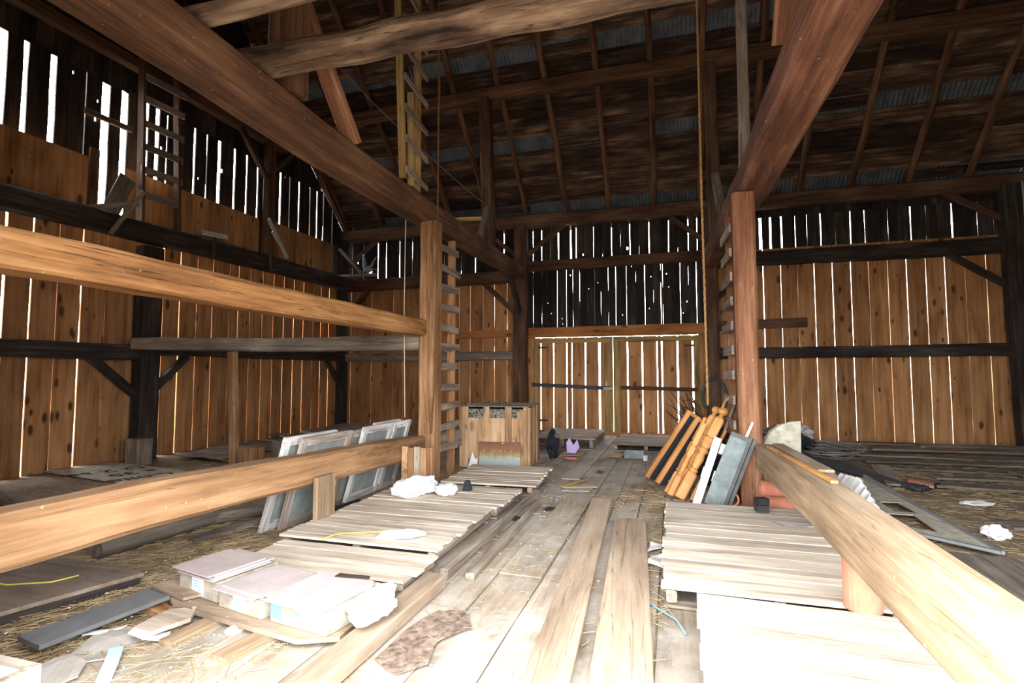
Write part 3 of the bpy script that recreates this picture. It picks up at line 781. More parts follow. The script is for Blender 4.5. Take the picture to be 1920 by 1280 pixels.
ladder('ladder', 'rough ladder nailed to the left drive post, golden rope beside it', [((-3.42, 7.98, 0), (-3.42, 7.98, 3.78), .05, .13)],
       [((-3.345, 7.40, .5 + .305 * i), (-3.345, 8.1 + (.03 if i % 2 else -.03), .5 + .305 * i + (.02 if i % 3 else -.02))) for i in range(11)], 'hewn')
ladder('ladder', 'rough ladder nailed to the red right post behind the newels', [((.80, 7.9, 0), (.80, 7.9, 3.8), .06, .12)],
       [((.735, 7.20, .66 + .312 * i), (.70, 8.02 + (.03 if i % 2 else -.02), .66 + .312 * i)) for i in range(10)], 'red', rung=(.11, .03))
ladder('ladder', 'yellowed slatted ladder standing on the left high beam', [((-3.5, 6.45, 4.3), (-3.72, 6.5, 8.6), .05, .1), ((-3.6, 7.08, 4.3), (-3.75, 7.3, 8.6), .05, .1), ((-3.55, 6.78, 4.3), (-3.63, 6.88, 5.75), .05, .09)],
       [((-3.44 - .05 * (i / 4), 6.42, 4.42 + .44 * i), (-3.5 - .05 * (i / 4), 7.2 + .02 * i, 4.40 + .44 * i)) for i in range(9)], 'yellow', rung=(.08, .03))
ladder('ladder', 'dark ladder fixed upright against the left gable slits', [((-9.42, 7.36, 4.37), (-9.46, 7.3, 7.7), .06, .16), ((-9.42, 8.14, 4.37), (-9.46, 8.02, 7.6), .06, .14)],
       [((-9.38, 7.3, z), (-9.38, 8.16, z + .03)) for z in (4.95, 5.42, 5.86, 6.3, 6.78, 7.2)], 'brown', rung=(.13, .03))
tag(timber('ladder_rail', [(1.0, 7.75, 4.3), (1.03, 7.8, 8.2)], .07, .14, MT['grey'], amp=.014, zhint=(1, 0, 0)), 'grey rail with bark edge standing on the right high beam', 'plank')
tag(timber('stray_plank', [(-4.3, 8.45, 4.33), (-3.18, 8.72, 4.35)], .08, .05, MT['yellow'], amp=.003), 'short pale stick lying across the left high beam', 'plank')

# ---------------------------------------------------------------- ropes
def rope(name, pts, r, mat, label, parent=None, twist=True, cat='rope'):
    pts = [V(p) for p in pts]
    fine = []
    for a, b in zip(pts[:-1], pts[1:]):
        k = max(1, int((b - a).length / (.03 if twist else .12)))
        fine += [a.lerp(b, i / k) for i in range(k)]
    fine.append(pts[-1])
    mb = MB()
    if twist:
        for s in range(3):
            path, t = [], 0
            for i, p in enumerate(fine):
                ang = i * 0.62 + s * 2 * PI / 3
                d = (fine[min(i + 1, len(fine) - 1)] - fine[max(i - 1, 0)]).normalized()
                a = d.cross(V((.3, .9, .2))).normalized()
                path.append(p + (a * math.cos(ang) + d.cross(a) * math.sin(ang)) * r * .5)
            mb.tube(path, r * .58, 6)
    else:
        mb.tube(fine, r, 6)
    o = obj(name, mb, MT[mat], parent, smooth=True)
    return tag(o, label, cat) if label else o


def sag(p0, p1, d, n=12):
    p0, p1 = V(p0), V(p1)
    return [p0.lerp(p1, i / n) - V((0, 0, d * 4 * (i / n) * (1 - i / n))) for i in range(n + 1)]


rope('rope', [(.385, 7.2, 9.4), (.40, 7.2, 6.6), (.405, 7.2, 3.8), (.42, 7.25, 2.2), (.44, 7.5, 1.2)], .015, 'rope', 'thick golden rope hanging down to the leaning newels')
rope('rope', [(-3.27, 7.08, 9.0), (-3.265, 7.08, 5.2), (-3.275, 7.1, 4.1), (-3.29, 7.12, 2.6), (-3.31, 7.12, 1.4), (-3.36, 7.12, .75)], .012, 'rope_dark', 'brown rope hanging down the right edge of the left post')
rope('rope', [(-3.26, 7.1, 6.0), (-3.37, 7.3, 4.75)], .01, 'rope_dark', 'short thin rope slanting from the slatted ladder to the brown rope')
rope('cord', [(-3.77, 7.05, 4.1), (-3.78, 7.05, 2.6), (-3.72, 7.0, .98)], .008, 'cord', 'pale thin cord hanging in front of the far left boards', twist=False)
rope('cable', sag((-6.3, 9.0, 7.75), (-4.15, 11.6, 5.6), .1), .008, 'wire', 'thin cable slung from the roof to the left tall roof post', twist=False, cat='cable')
rope('rope', [(.62, 7.62, 1.14), (.66, 7.6, 1.25), (.74, 7.55, 1.33), (.83, 7.45, 1.34), (.86, 7.36, 1.3)], .018, 'rope', 'frayed rope end looped from a newel ball to the right ladder')

# ---------------------------------------------------------------- pallets
def pallet(label, x0, x1, y0, y1, h=.14, rot=0.0, across=True, n=None, mat='pale', ragged=.03, seed=1, group=None, z=0.02):
    """slatted platform: deck slats across X on stringers along Y"""
    cx, cy = (x0 + x1) / 2, (y0 + y1) / 2
    w, l = x1 - x0, y1 - y0
    root = tag(empty('pallet', M=Matrix.Translation((cx, cy, z)) @ Matrix.Rotation(rot, 4, 'Z')), label, 'pallet', group)
    r = random.Random(seed)
    n = n or max(3, int(l / .105))
    mb = MB()
    for i in range(n):
        a, b = -l / 2 + l * i / n + r.uniform(.001, .006), -l / 2 + l * (i + 1) / n - r.uniform(.001, .006)
        e0, e1 = -w / 2 - r.uniform(0, ragged), w / 2 + r.uniform(-ragged, ragged)
        zt = h + r.uniform(-.004, .004)
        k = 6
        rings = []
        for q in range(k + 1):
            x = e0 + (e1 - e0) * q / k
            dz = r.uniform(-.002, .002)
            rings.append([V((x, a, zt - .022)), V((x, b, zt - .022)), V((x, b, zt + dz)), V((x, a, zt + dz))])
        mb.loft(rings)
    obj('deck', mb, MT[mat], root)
    for x in (-w / 2 + .05, 0, w / 2 - .06):
        timber('stringer', [(x, -l / 2 + .02, h * .52), (x, l / 2 - .02, h * .52)], .07, h - .068, MT['grey' if mat != 'loose' else 'loose'], root, amp=.003, seed=seed + int(x * 50))
    for y in (-l / 2 + .06, l / 2 - .08):
        timber('bottom_board', [(-w / 2, y, .011), (w / 2 - .02, y, .011)], .1, .02, MT['grey'], root, amp=.002, seed=seed + 7)
    return root


pallet('pallet nearest the left low beam block, yellow twine and white clip on it', -3.43, -1.88, 4.12, 5.58, seed=3)
pallet('pallet behind the twine pallet, with a crumpled white bag on it', -3.45, -1.84, 5.62, 6.62, seed=4)
pallet('pallet standing right in front of the wooden crate', -3.05, -1.78, 6.78, 8.2, seed=5, rot=.05)
pallet('short rough pallet between the twine pallet and the tile boxes', -3.3, -1.84, 3.5, 4.06, h=.12, seed=6, ragged=.04, n=4)
tag(timber('heavy_plank', [(-1.74, 1.9, .07), (-1.72, 3.75, .07)], .17, .1, MT['ply'], amp=.008), 'heavy pale plank along the right side of the tile boxes', 'plank')
pallet('large bright slatted platform under the right low beam', -.08, 1.36, 3.86, 6.4, h=.15, seed=7, n=22)
pallet('white lit slatted platform nearest the viewer on the right', 0.12, 1.36, 1.5, 3.78, h=.145, seed=8, rot=-.03, n=10)
pallet('grey pallet raised on blocks before the left far door leaf', -2.95, -1.6, 11.3, 13.3, h=.24, seed=9, n=10, mat='ply')
pallet('grey pallet before the right far door leaf', -1.2, .12, 11.3, 13.3, h=.15, seed=10, n=10, mat='ply')

# loose planks lying on the drive
for k, (p0, p1, w, lab) in enumerate([
    ((-.6, 2.0, .05), (-.86, 6.75, .05), .24, 'long worn brown plank lying on the drive, left one of the two'),
    ((-.22, 2.0, .05), (-.46, 5.9, .05), .32, 'wide worn brown plank lying on the drive beside the right platform')]):
    tag(timber('loose_plank', [p0, p1], w, .045, wood('worn plank %d' % k, *A3((128, 108, 90), (162, 140, 118), (186, 166, 144)), axis='X', stretch=14, cracks=0.6, specks=0.5), amp=.006), lab, 'plank')
tag(timber('edge_plank', [(-1.72, 3.9, .06), (-1.72, 6.9, .06)], .06, .08, MT['grey'], amp=.01), 'narrow rough strip along the right edge of the left pallets', 'plank')
tag(timber('edge_plank', [(-1.52, 3.95, .045), (-1.58, 6.4, .045)], .07, .05, MT['grey'], amp=.01), 'second narrow strip lying parallel beside the left pallets', 'plank')

# ---------------------------------------------------------------- crate by the left drive post
root = tag(empty('crate', M=Matrix.Translation((-2.96, 9.22, 0.02)) @ Matrix.Rotation(.07, 4, 'Z')), 'big slatted wooden crate of hay with a rusty sheet on its front', 'crate')
W, D, H = 1.14, 1.08, 1.03
mb = MB(); mb.box(-W / 2 + .03, W / 2 - .03, -D / 2 + .05, D / 2 - .02, .03, H - .04)
obj('hay', mb, MT['hay'], root)
mb = MB()
for a, b, z0, z1, d in ((-.57, -.46, 0, H, .0), (-.46, -.19, 0, .84, .012), (-.19, -.085, 0, H, .0), (-.085, .19, 0, .84, .012), (.19, .305, 0, H, 0), (.305, .40, 0, .84, .012), (.40, .505, 0, .96, .0), (.505, .57, 0, H, 0)):
    mb.box(a + .001, b - .001, -D / 2 + d, -D / 2 + .03 + d, z0, z1)
obj('front_panel', mb, MT['crate'], root)
for side, sx in (('side_panel', W / 2), ('side_panel', -W / 2)):
    mb = MB()
    q = -D / 2 + .03
    r = random.Random(5)
    while q < D / 2 - .01:
        q1 = min(D / 2, q + r.uniform(.08, .14))
        off = r.choice([0, .018, .03])
        mb.box(min(sx, sx + math.copysign(.025 + off, sx)) , max(sx, sx + math.copysign(.025 + off, sx)), q + .002, q1 - .002, 0, H - r.uniform(0, .02))
        q = q1
    obj(side, mb, MT['crate'], root)
mb = MB(); mb.box(-W / 2 - .02, W / 2 + .03, -D / 2 - .02, D / 2 + .03, H, H + .02)
obj('lid', mb, MT['ply'], root)
mb = MB(); mb.box(-W / 2, W / 2, D / 2 - .02, D / 2 + .01, 0, H)
obj('back_panel', mb, MT['crate'], root)
mb = MB()
r = random.Random(2)
for k in range(120):
    p = V((r.uniform(-.5, .15), r.uniform(-.5, .5), H + .022 + r.uniform(0, .012)))
    a = r.uniform(0, PI)
    d = V((math.cos(a), math.sin(a), r.uniform(-.1, .1))) * r.uniform(.05, .12)
    mb.tube([p - d, p + d], .004, 4)
tag(obj('loose_hay', mb, MT['hay'], root), kind='stuff')
mb = MB()
mb.box(-.355, .355, -.004, .0, 0, .44)
mb.box(-.355, -.345, -.02, 0, .0, .44)
tag(obj('rusty_sheet', mb, MT['rust'], M=Matrix.Translation((-2.80, 8.60, .03)) @ Matrix.Rotation(.07, 4, 'Z') @ Matrix.Rotation(-.08, 4, 'X')), 'rusty galvanised sheet leaning on the crate front', 'sheet')
mb = MB(); mb.prism([(-.1, 0), (.07, 0), (.07, .18), (.03, .14), (-.03, .27)], -.004, .004)
tag(obj('white_offcut', mb, MT['paper'], M=Matrix.Translation((-3.25, 8.56, .025)) @ Matrix.Rotation(PI / 2 - .12, 4, 'X')), 'pointed white offcut leaning on the crate beside the rusty sheet', 'offcut')

# ---------------------------------------------------------------- old window sashes behind the left low beam
def sash(label, y0, x0, lean, w, h, mull=False, z0=.005, yaw=0, paint='white_paint'):
    """sash standing on its long edge along Y, leaning towards the beam"""
    X = V((0, 1, 0)); Z = V((math.sin(lean), 0, math.cos(lean)))
    Y = Z.cross(X)
    R = Matrix((X, Y, Z)).transposed().to_4x4()
    R.translation = (x0, y0, z0)
    root = tag(empty('window_sash', M=R @ Matrix.Rotation(yaw, 4, 'Z')), label, 'window sash', 'old sashes behind the left low beam')
    f, t = .09, .042
    for a, b in (((0, 0, f / 2), (w, 0, f / 2)), ((0, 0, h - f / 2), (w, 0, h - f / 2))):
        timber('frame_rail', [a, b], t, f, MT[paint], root, amp=.0015)
    for x in (f / 2, w - f / 2):
        timber('frame_stile', [(x, 0, .01), (x, 0, h - .01)], f, t + .002, MT[paint], root, amp=.0015, zhint=(0, 1, 0))
    if mull:
        timber('glazing_bar', [(w / 2, 0, f), (w / 2, 0, h - f)], .03, t - .004, MT[paint], root, amp=.001, zhint=(0, 1, 0))
    mb = MB(); mb.box(f - .01, w - f + .01, -.003, .003, f - .01, h - f + .01)
    obj('glass_pane', mb, MT['glass'], root)
    return root


sash('first sash behind the low beam, nearest its upright block, white stile outermost', 4.52, -4.02, .29, .86, 1.0)
sash('second sash, close behind the nearest one with grey peeling paint', 4.66, -3.9, .27, .88, .98, paint='worn')
sash('dark narrow edged sash between the two groups of leaning sashes', 5.72, -4.05, .30, .75, .95, mull=True, paint='worn')
sash('sash with white frame and dark pane right of the upright block', 5.88, -3.96, .28, .85, .98)
sash('fifth sash, standing before the stack of short boards with broken top edge', 6.3, -4.1, .31, .7, 1.0)
sash('sash nearest the left drive post', 6.52, -3.96, .28, .6, .98)

# blocks and short boards carrying the low beam
tag(timber('upright_block', [(-3.405, 4.72, .166), (-3.405, 4.72, .58)], .30, .05, MT['lowb'], amp=.002, zhint=(1, 0, 0)), 'pale upright block standing on the pallet against the left low beam', 'block')
for k in range(5):
    tag(timber('short_board', [(-3.40 + .088 * k, 6.42 + .004 * k, .166), (-3.40 + .088 * k, 6.42 + .004 * k, .655 - .012 * (k % 2))], .084, .05, MT[['crate', 'hewn', 'grey', 'hewn', 'hewn'][k]], amp=.002, zhint=(0, 1, 0)),
        'short upright board under the far end of left low beam, %s' % ['first from the sashes', 'second from the sashes', 'middle', 'second from the post', 'nearest the post'][k], 'board', 'short boards propping the left low beam')
mb = MB(); mb.lathe([(.045, -.27), (.06, -.26), (.062, .24), (.05, .27), (.0, .272)], 16, Matrix.Rotation(PI / 2, 4, 'X'))
tag(obj('black_pipe', mb, MT['black'], M=Matrix.Translation((-3.62, 5.38, .07)) @ Matrix.Rotation(-.12, 4, 'Z'), smooth=True), 'fat black pipe lying in front of the sashes right of the upright block', 'pipe')
mb = MB(); mb.tube([(.11 * math.cos(t), 0, .13 + .13 * math.sin(t)) for t in [2 * PI * i / 24 for i in range(25)]], .018, 8)
tag(obj('hoop', mb, MT['rope_dark'], M=Matrix.Translation((-3.50, 6.72, .02)) @ Matrix.Rotation(.8, 4, 'Z'), smooth=True), 'brown hoop standing behind the crumpled white bag', 'hoop')


# ---------------------------------------------------------------- crumpled bits
def crumple(name, loc, size, mat, label, cat, seed=1, sub=3, rough=.45, rot=0, freq=2.2):
    bm = bmesh.new()
    bmesh.ops.create_icosphere(bm, subdivisions=sub, radius=1.0)
    o = V((seed * 3.7, seed * 1.3, seed * 9.1))
    for v in bm.verts:
        n1 = noise.noise(v.co * freq + o) + .5 * abs(noise.noise(v.co * freq * 2.4 + o)) + .3 * noise.noise(v.co * freq * 5 + o)
        k = 1 + rough * n1
        v.co = V((v.co.x * size[0] * k, v.co.y * size[1] * k, max(-.92, v.co.z * k) * size[2]))
    zmin = min(v.co.z for v in bm.verts)
    me = bpy.data.meshes.new(name)
    bm.to_mesh(me); bm.free()
    me.materials.append(MT[mat])
    ob = bpy.data.objects.new(name, me)
    COL.objects.link(ob)
    ob.matrix_basis = Matrix.Translation((loc[0], loc[1], loc[2] - zmin)) @ Matrix.Rotation(rot, 4, 'Z')
    return tag(ob, label, cat)


def scrap(name, poly, z, th, mat, label, cat, curl=.01, seed=1, n=3):
    """an irregular sheet with some curl, given by its outline in world XY"""
    c = V((sum(p[0] for p in poly) / len(poly), sum(p[1] for p in poly) / len(poly), 0))
    bm = bmesh.new()
    top = [bm.verts.new((p[0] - c.x, p[1] - c.y, 0)) for p in poly]
    f = bm.faces.new(top)
    bmesh.ops.triangulate(bm, faces=[f])
    bmesh.ops.subdivide_edges(bm, edges=bm.edges, cuts=n, use_grid_fill=True)
    for v in bm.verts:
        v.co.z = curl * (noise.noise(V((v.co.x * 5 + seed, v.co.y * 5, seed))) + .6)
    ret = bmesh.ops.extrude_face_region(bm, geom=bm.faces[:])
    for v in [g for g in ret['geom'] if isinstance(g, bmesh.types.BMVert)]:
        v.co.z += th
    bmesh.ops.recalc_face_normals(bm, faces=bm.faces)
    zmin = min(v.co.z for v in bm.verts)
    me = bpy.data.meshes.new(name)
    bm.to_mesh(me); bm.free()
    me.materials.append(MT[mat])
    ob = bpy.data.objects.new(name, me)
    COL.objects.link(ob)
    ob.location = (c.x, c.y, z - zmin)
    return tag(ob, label, cat)


crumple('plastic_bag', (-2.98, 5.86, .165), (.15, .29, .11), 'white', 'crumpled white plastic bag lying on the pallet behind the twine', 'bag', 3, 4, .42, -.45, 1.7)
crumple('paper_ball', (-2.62, 5.98, .165), (.13, .13, .07), 'paper', 'flattened ball of pale plastic on the pallet right of the white bag', 'litter', 5, 3, .35)
mb = MB(); mb.loft([[V((-.05, -.05, 0)), V((.05, -.05, 0)), V((.05, .05, 0)), V((-.05, .05, 0))], [V((-.045, -.04, .03)), V((.045, -.04, .03)), V((.045, .04, .03)), V((-.045, .04, .03))], [V((-.035, -.02, .11)), V((.03, -.02, .11)), V((.03, .02, .11)), V((-.035, .02, .11))], [V((-.015, -.012, .13)), V((.015, -.012, .13)), V((.015, .012, .13)), V((-.015, .012, .13))]])
tag(obj('rubber_bung', mb, MT['black'], M=Matrix.Translation((-2.47, 6.3, .163))), 'small black rubber cap standing on the pallet before the crate pallet', 'cap')
scrap('white_clip', [(-2.5, 4.2), (-2.2, 4.28), (-2.12, 4.42), (-2.35, 4.5), (-2.52, 4.36)], .165, .02, 'white', 'white plastic sheet lying on the near edge of the twine pallet', 'litter', .02, 4)
rope('twine', [(-2.95, 4.05, .17), (-2.9, 4.2, .18), (-2.8, 4.3, .172), (-2.65, 4.36, .172), (-2.5, 4.5, .172)], .006, 'yellowcord', 'yellow twine on the left pallet beside the white clip', twist=False, cat='twine')

# ---------------------------------------------------------------- tile boxes on a board in the left foreground
bpts = [(-3.6, 3.1), (-3.2, 2.84), (-2.1, 2.68), (-1.88, 2.78), (-1.9, 3.5), (-3.4, 3.75)]
scrap('carrying_board', bpts, .05, .03, 'ply', 'stained board under the three tile boxes', 'board', .004, 2, 2)
for k, (p0, p1, w) in enumerate([((-2.86, 2.5, .025), (-2.8, 3.3, .025), .12), ((-2.42, 2.45, .025), (-2.3, 3.3, .025), .15)]):
    tag(timber('bearer', [p0, p1], w, .05, MT['lowb'], amp=.003), ['wooden bearer under the left tile box, its end sticking out', 'wooden bearer under the middle tile box, its end sticking out'][k], 'board')


def tile_box(label, M, w, d, h, ntile, seed, glabel=True, wrap=False):
    root = tag(empty('tile_box', M=M), label, 'box', 'boxes of floor tiles')
    mb = MB(); mb.box(0, w, 0, d, 0, h)
    obj('carton', mb, MT['carton'], root)
    if glabel:
        mb = MB(); mb.box(w * .34, w * .64, -.002, 0, h * .08, h * .92)
        lb = obj('paper_label', mb, MT['paper'], root)
        mb = MB()
        r = random.Random(seed)
        for q in range(5):
            mb.box(w * .36, w * r.uniform(.45, .62), -.0028, -.0021, h * (.18 + .14 * q), h * (.22 + .14 * q))
        obj('print', mb, MT['blueprint'], lb)
    if wrap:
        for a, b, z0, z1 in ((.0, .09, .02, h - .01), (w * .45, w * .55, h * .5, h * .72)):
            mb = MB(); mb.box(a, b, -.0025, 0, z0, z1)
            obj('blue_print', mb, MT['blueprint'], root)
    r = random.Random(seed)
    for q in range(ntile):
        dx, dy = r.uniform(-.02, .03), r.uniform(-.05, .02)
        mb = MB(); mb.box(dx, w + dx - .02, dy, d + dy - .03, h + .009 * q + .001, h + .009 * q + .0095)
        obj('tile', mb, MT['tile'], root)
    return root


B = lambda x, y, a, z=.085: Matrix.Translation((x, y, z)) @ Matrix.Rotation(a, 4, 'Z')
tile_box('left tile box with paper label and a thick stack of tiles on top', B(-3.36, 3.03, -.22), .44, .46, .13, 5, 1)
tile_box('middle tile box, its top tile jutting over the front', B(-2.88, 2.90, -.2), .42, .46, .11, 3, 2)
tile_box('right tile box wrapped in white film with a blue mark', B(-2.40, 2.82, -.16), .46, .5, .13, 3, 4, False, True)
crumple('plastic_wrap', (-1.82, 3.05, .128), (.13, .26, .05), 'white', 'white plastic wrap bulging out right of the tile boxes', 'bag', 7, 4, .3, .3, 1.6)
scrap('dark_crumbs', [(-2.2, 3.18), (-1.95, 3.2), (-1.97, 3.25), (-2.2, 3.24)], .243, .006, 'twig', 'dark crumbs on the right tile box', 'litter', .004, 3)

# left foreground: sheets, planks, scraps
root = tag(empty('stained_panel', (0, 0, 0)), 'large brown stained plywood panel lying at the left edge of the picture', 'panel')
mb = MB(); mb.prism([(-4.25, 2.0), (-3.9, 3.2), (-4.92, 3.28), (-5.9, 3.1), (-5.4, 1.9)], .062, .09)
obj('sheet', mb, MT['osb'], root)
timber('batten', [(-4.30, 1.95, .03), (-3.93, 3.18, .03)], .05, .058, MT['dark'], root, amp=.003)
timber('batten', [(-5.3, 2.0, .03), (-5.5, 3.1, .03)], .05, .058, MT['dark'], root, amp=.003)
rope('twine', [(-5.2, 2.9, .095), (-4.9, 2.72, .096), (-4.6, 2.72, .096), (-4.35, 2.85, .096), (-4.3, 3.0, .096)], .006, 'yellowcord', 'greenish twine curling over the stained panel', twist=False, cat='twine')
tag(timber('grey_plank', [(-3.52, 2.2, .085), (-3.40, 2.9, .1)], .25, .03, MT['grey_dark'], amp=.003), 'dark grey plank slanting up from the straw at lower left', 'plank')
tag(timber('plank_rest', [(-3.66, 2.93, .03), (-3.2, 2.80, .03)], .1, .06, MT['hewn'], amp=.006), 'rough stick under the raised end of the dark grey plank', 'stick')
scrap('splintered_board', [(-3.56, 2.98), (-3.5, 3.14), (-3.08, 3.0), (-3.16, 2.88)], .09, .02, 'ply', 'grey splintered board between the dark grey plank and the tile boxes', 'board', .006, 6)
scrap('broken_board', [(-3.14, 2.52), (-2.98, 2.50), (-2.92, 2.72), (-3.02, 2.86), (-3.16, 2.78)], .055, .025, 'pale', 'pale broken board left of the tile boxes', 'board', .006, 7)
root = tag(empty('foam_box', M=Matrix.Translation((-2.77, 1.79, 0))), 'grey polystyrene box with a pale rim in the bottom left corner', 'box')
mb = MB(); mb.box(-.75, -.035, -.42, -.035, 0, .27)
obj('block', mb, MT['foam'], root)
mb = MB(); mb.box(-.035, 0, -.42, 0, 0, .29); mb.box(-.75, -.036, -.034, 0, 0, .29)
obj('rim', mb, MT['pale'], root)
scrap('pulp_board', [(-3.30, 2.26), (-3.4, 2.52), (-3.27, 2.64), (-3.1, 2.56), (-3.02, 2.3), (-3.18, 2.18)], .004, .008, 'greycard', 'torn grey pulp board on the straw at lower left', 'cardboard', .03, 8)
for k, (poly, lab) in enumerate([([(-3.08, 2.44), (-2.98, 2.45), (-2.9, 2.54), (-2.96, 2.62), (-3.08, 2.6), (-3.13, 2.52)], 'white rag on the right side of the torn pulp board'),
                                ([(-3.42, 2.42), (-3.38, 2.52), (-3.30, 2.6), (-3.36, 2.44)], 'white rag on the left side of the torn pulp board'),
                                ([(-3.3, 2.02), (-3.22, 2.22), (-3.06, 2.2), (-2.98, 2.1), (-3.1, 1.98)], 'grey white rag beside the polystyrene box'),
                                ([(-2.94, 2.14), (-2.86, 2.24), (-2.78, 2.2), (-2.84, 2.1)], 'small grey white rag right of the polystyrene box')]):
    scrap('white_rag', poly, .022 if k < 2 else .004, .008, 'paper' if k < 2 else 'greycard', lab, 'rag', .05, 10 + k)
tag(timber('blue_strip', [(-3.06, 2.36, .05), (-2.93, 2.24, .06), (-2.78, 2.06, .012)], .07, .008, MT['blue'], amp=.002), 'pale blue strip standing out of the scraps at lower left', 'strip')
crumple('white_cup', (-2.62, 2.76, .0), (.04, .05, .03), 'paper', 'scrunched white cup in front of the reddish board', 'litter', 12)

# left bay: written board, plywood, logs, poles
root = tag(empty('written_board', M=Matrix.Translation((-8.2, 6.5, .02)) @ Matrix.Rotation(-.155, 4, 'Z')), 'pale board with black handwriting lying in the left bay', 'board')
mb = MB(); mb.box(-1.6, 1.75, -.52, .5, 0, .02)
obj('sheet', mb, MT['rug'], root)


def writing(txt, loc, rot, size, parent):
    cu = bpy.data.curves.new('lettering', 'FONT')
    cu.body = txt; cu.size = size; cu.extrude = .0008; cu.offset = size * .012
    tmp = bpy.data.objects.new('lettering', cu)
    me = bpy.data.meshes.new_from_object(tmp)
    bpy.data.objects.remove(tmp)
    me.materials.append(MT['ink'])
    o = bpy.data.objects.new('lettering', me)
    COL.objects.link(o)
    o.parent = parent
    o.matrix_basis = Matrix.Translation(loc) @ Matrix.Rotation(rot, 4, 'Z')


for t, l in (('Colle', (.40, .30, .0212)), ('a 35', (-.12, .36, .0212)), ('D 2 sac', (-.62, .44, .0212))):
    writing(t, l, -PI / 2 - .15, .40, root)
scrap('plywood_sheet', [(-9.0, 7.95), (-7.75, 7.75), (-8.4, 9.5), (-9.5, 9.6)], .06, .015, 'osb', 'brown plywood sheet on the floor behind the slim prop', 'panel', .02, 15)
scrap('yellow_scrap', [(-8.05, 8.0), (-7.85, 7.95), (-7.8, 8.15), (-8.0, 8.2)], .012, .01, 'yellowcord', 'small yellow scrap beside the brown plywood sheet', 'litter', .02, 5)
tag(timber('post_stub', [(-9.2, 7.35, 0), (-9.2, 7.35, .46)], .34, .3, MT['grey'], amp=.004), 'grey square post stub at the foot of the wide left wall post', 'block')
tag(timber('post_stub', [(-6.55, 7.15, 0), (-6.55, 7.15, .43)], .3, .34, MT['hewn'], amp=.004, zhint=(.5, 1, 0)), 'square post stub in the left bay, left one of a pair', 'block', 'pair of stubs in the left bay')
tag(timber('post_stub', [(-6.3, 7.6, 0), (-6.3, 7.6, .5)], .3, .3, MT['grey'], amp=.004, zhint=(.5, 1, 0)), 'post stub with white paint streaks, right one of a pair', 'block', 'pair of stubs in the left bay')
tag(logo('round_log', [(-4.8, 3.48, .085), (-4.72, 4.75, .085)], .085, MT['loose'], amp=.008, taper=.85, seed=3), 'dark round log lying under the left low beam', 'log')
tag(logo('round_log', [(-4.95, 4.25, .07), (-4.35, 5.3, .07)], .07, MT['loose'], amp=.008, taper=.8, seed=4), 'second dark log lying beyond the first under the left low beam', 'log')
tag(timber('ground_board', [(-4.45, 4.1, .02), (-4.1, 6.0, .02)], .16, .035, MT['loose'], amp=.003), 'thin dark board on the straw beside the round logs', 'board')
tag(timber('ground_board', [(-5.4, 3.4, .02), (-5.0, 4.6, .03)], .14, .03, MT['dark'], amp=.003), 'black board behind the round logs', 'board')
tag(logo('grey_pole', [(-8.6, 4.7, .09), (-6.45, 4.32, .09)], .085, MT['grey'], amp=.008, taper=.9, seed=14), 'grey pole on the floor at the left edge behind the low beam', 'pole')
r = random.Random(71)
for k, (x, y, L, a, lab) in enumerate([
    (-9.0, 10.4, 2.2, .5, 'dark floor board against the left wall, nearest the brown plywood'), (-8.0, 9.3, 1.8, .12, 'dark floor board beyond the stubs, nearest of the left bay litter'),
    (-8.6, 11.2, 2.6, -.2, 'dark floor board in the left bay below the far lower rail'), (-7.2, 10.4, 2.4, .25, 'dark floor board behind the first leaning sash'),
    (-8.8, 12.3, 2.4, -.35, 'black board heap top in the left far corner'), (-6.4, 9.6, 2.0, .3, 'dark floor board left of the bag side sashes')]):
    p = V((x, y, .02 + .035 * (k % 3)))
    d = V((math.cos(a), math.sin(a), 0)) * L / 2
    tag(timber('bay_board', [p - d, p + d], .26, .03, MT['loose'], amp=.006), lab, 'board', 'dark boards strewn in the left bay')
root = tag(empty('screen_frame', M=Matrix.Translation((-8.3, 12.5, .13)) @ Matrix.Rotation(-.15, 4, 'Z') @ Matrix.Rotation(.05, 4, 'X')), 'dark screen frame lying in the left far corner', 'screen')
for a, b in (((-.9, -.8, .02), (.9, -.8, .02)), ((-.9, .8, .02), (.9, .8, .02)), ((-.9, -.8, .02), (-.9, .8, .02)), ((.9, -.8, .02), (.9, .8, .02)), ((0, -.8, .02), (0, .8, .02))):
    timber('frame_bar', [a, b], .07, .035, MT['grey'], root, amp=.002)
mb = MB(); mb.box(-.88, .88, -.78, .78, .012, .018)
obj('mesh', mb, MT['loose'], root)

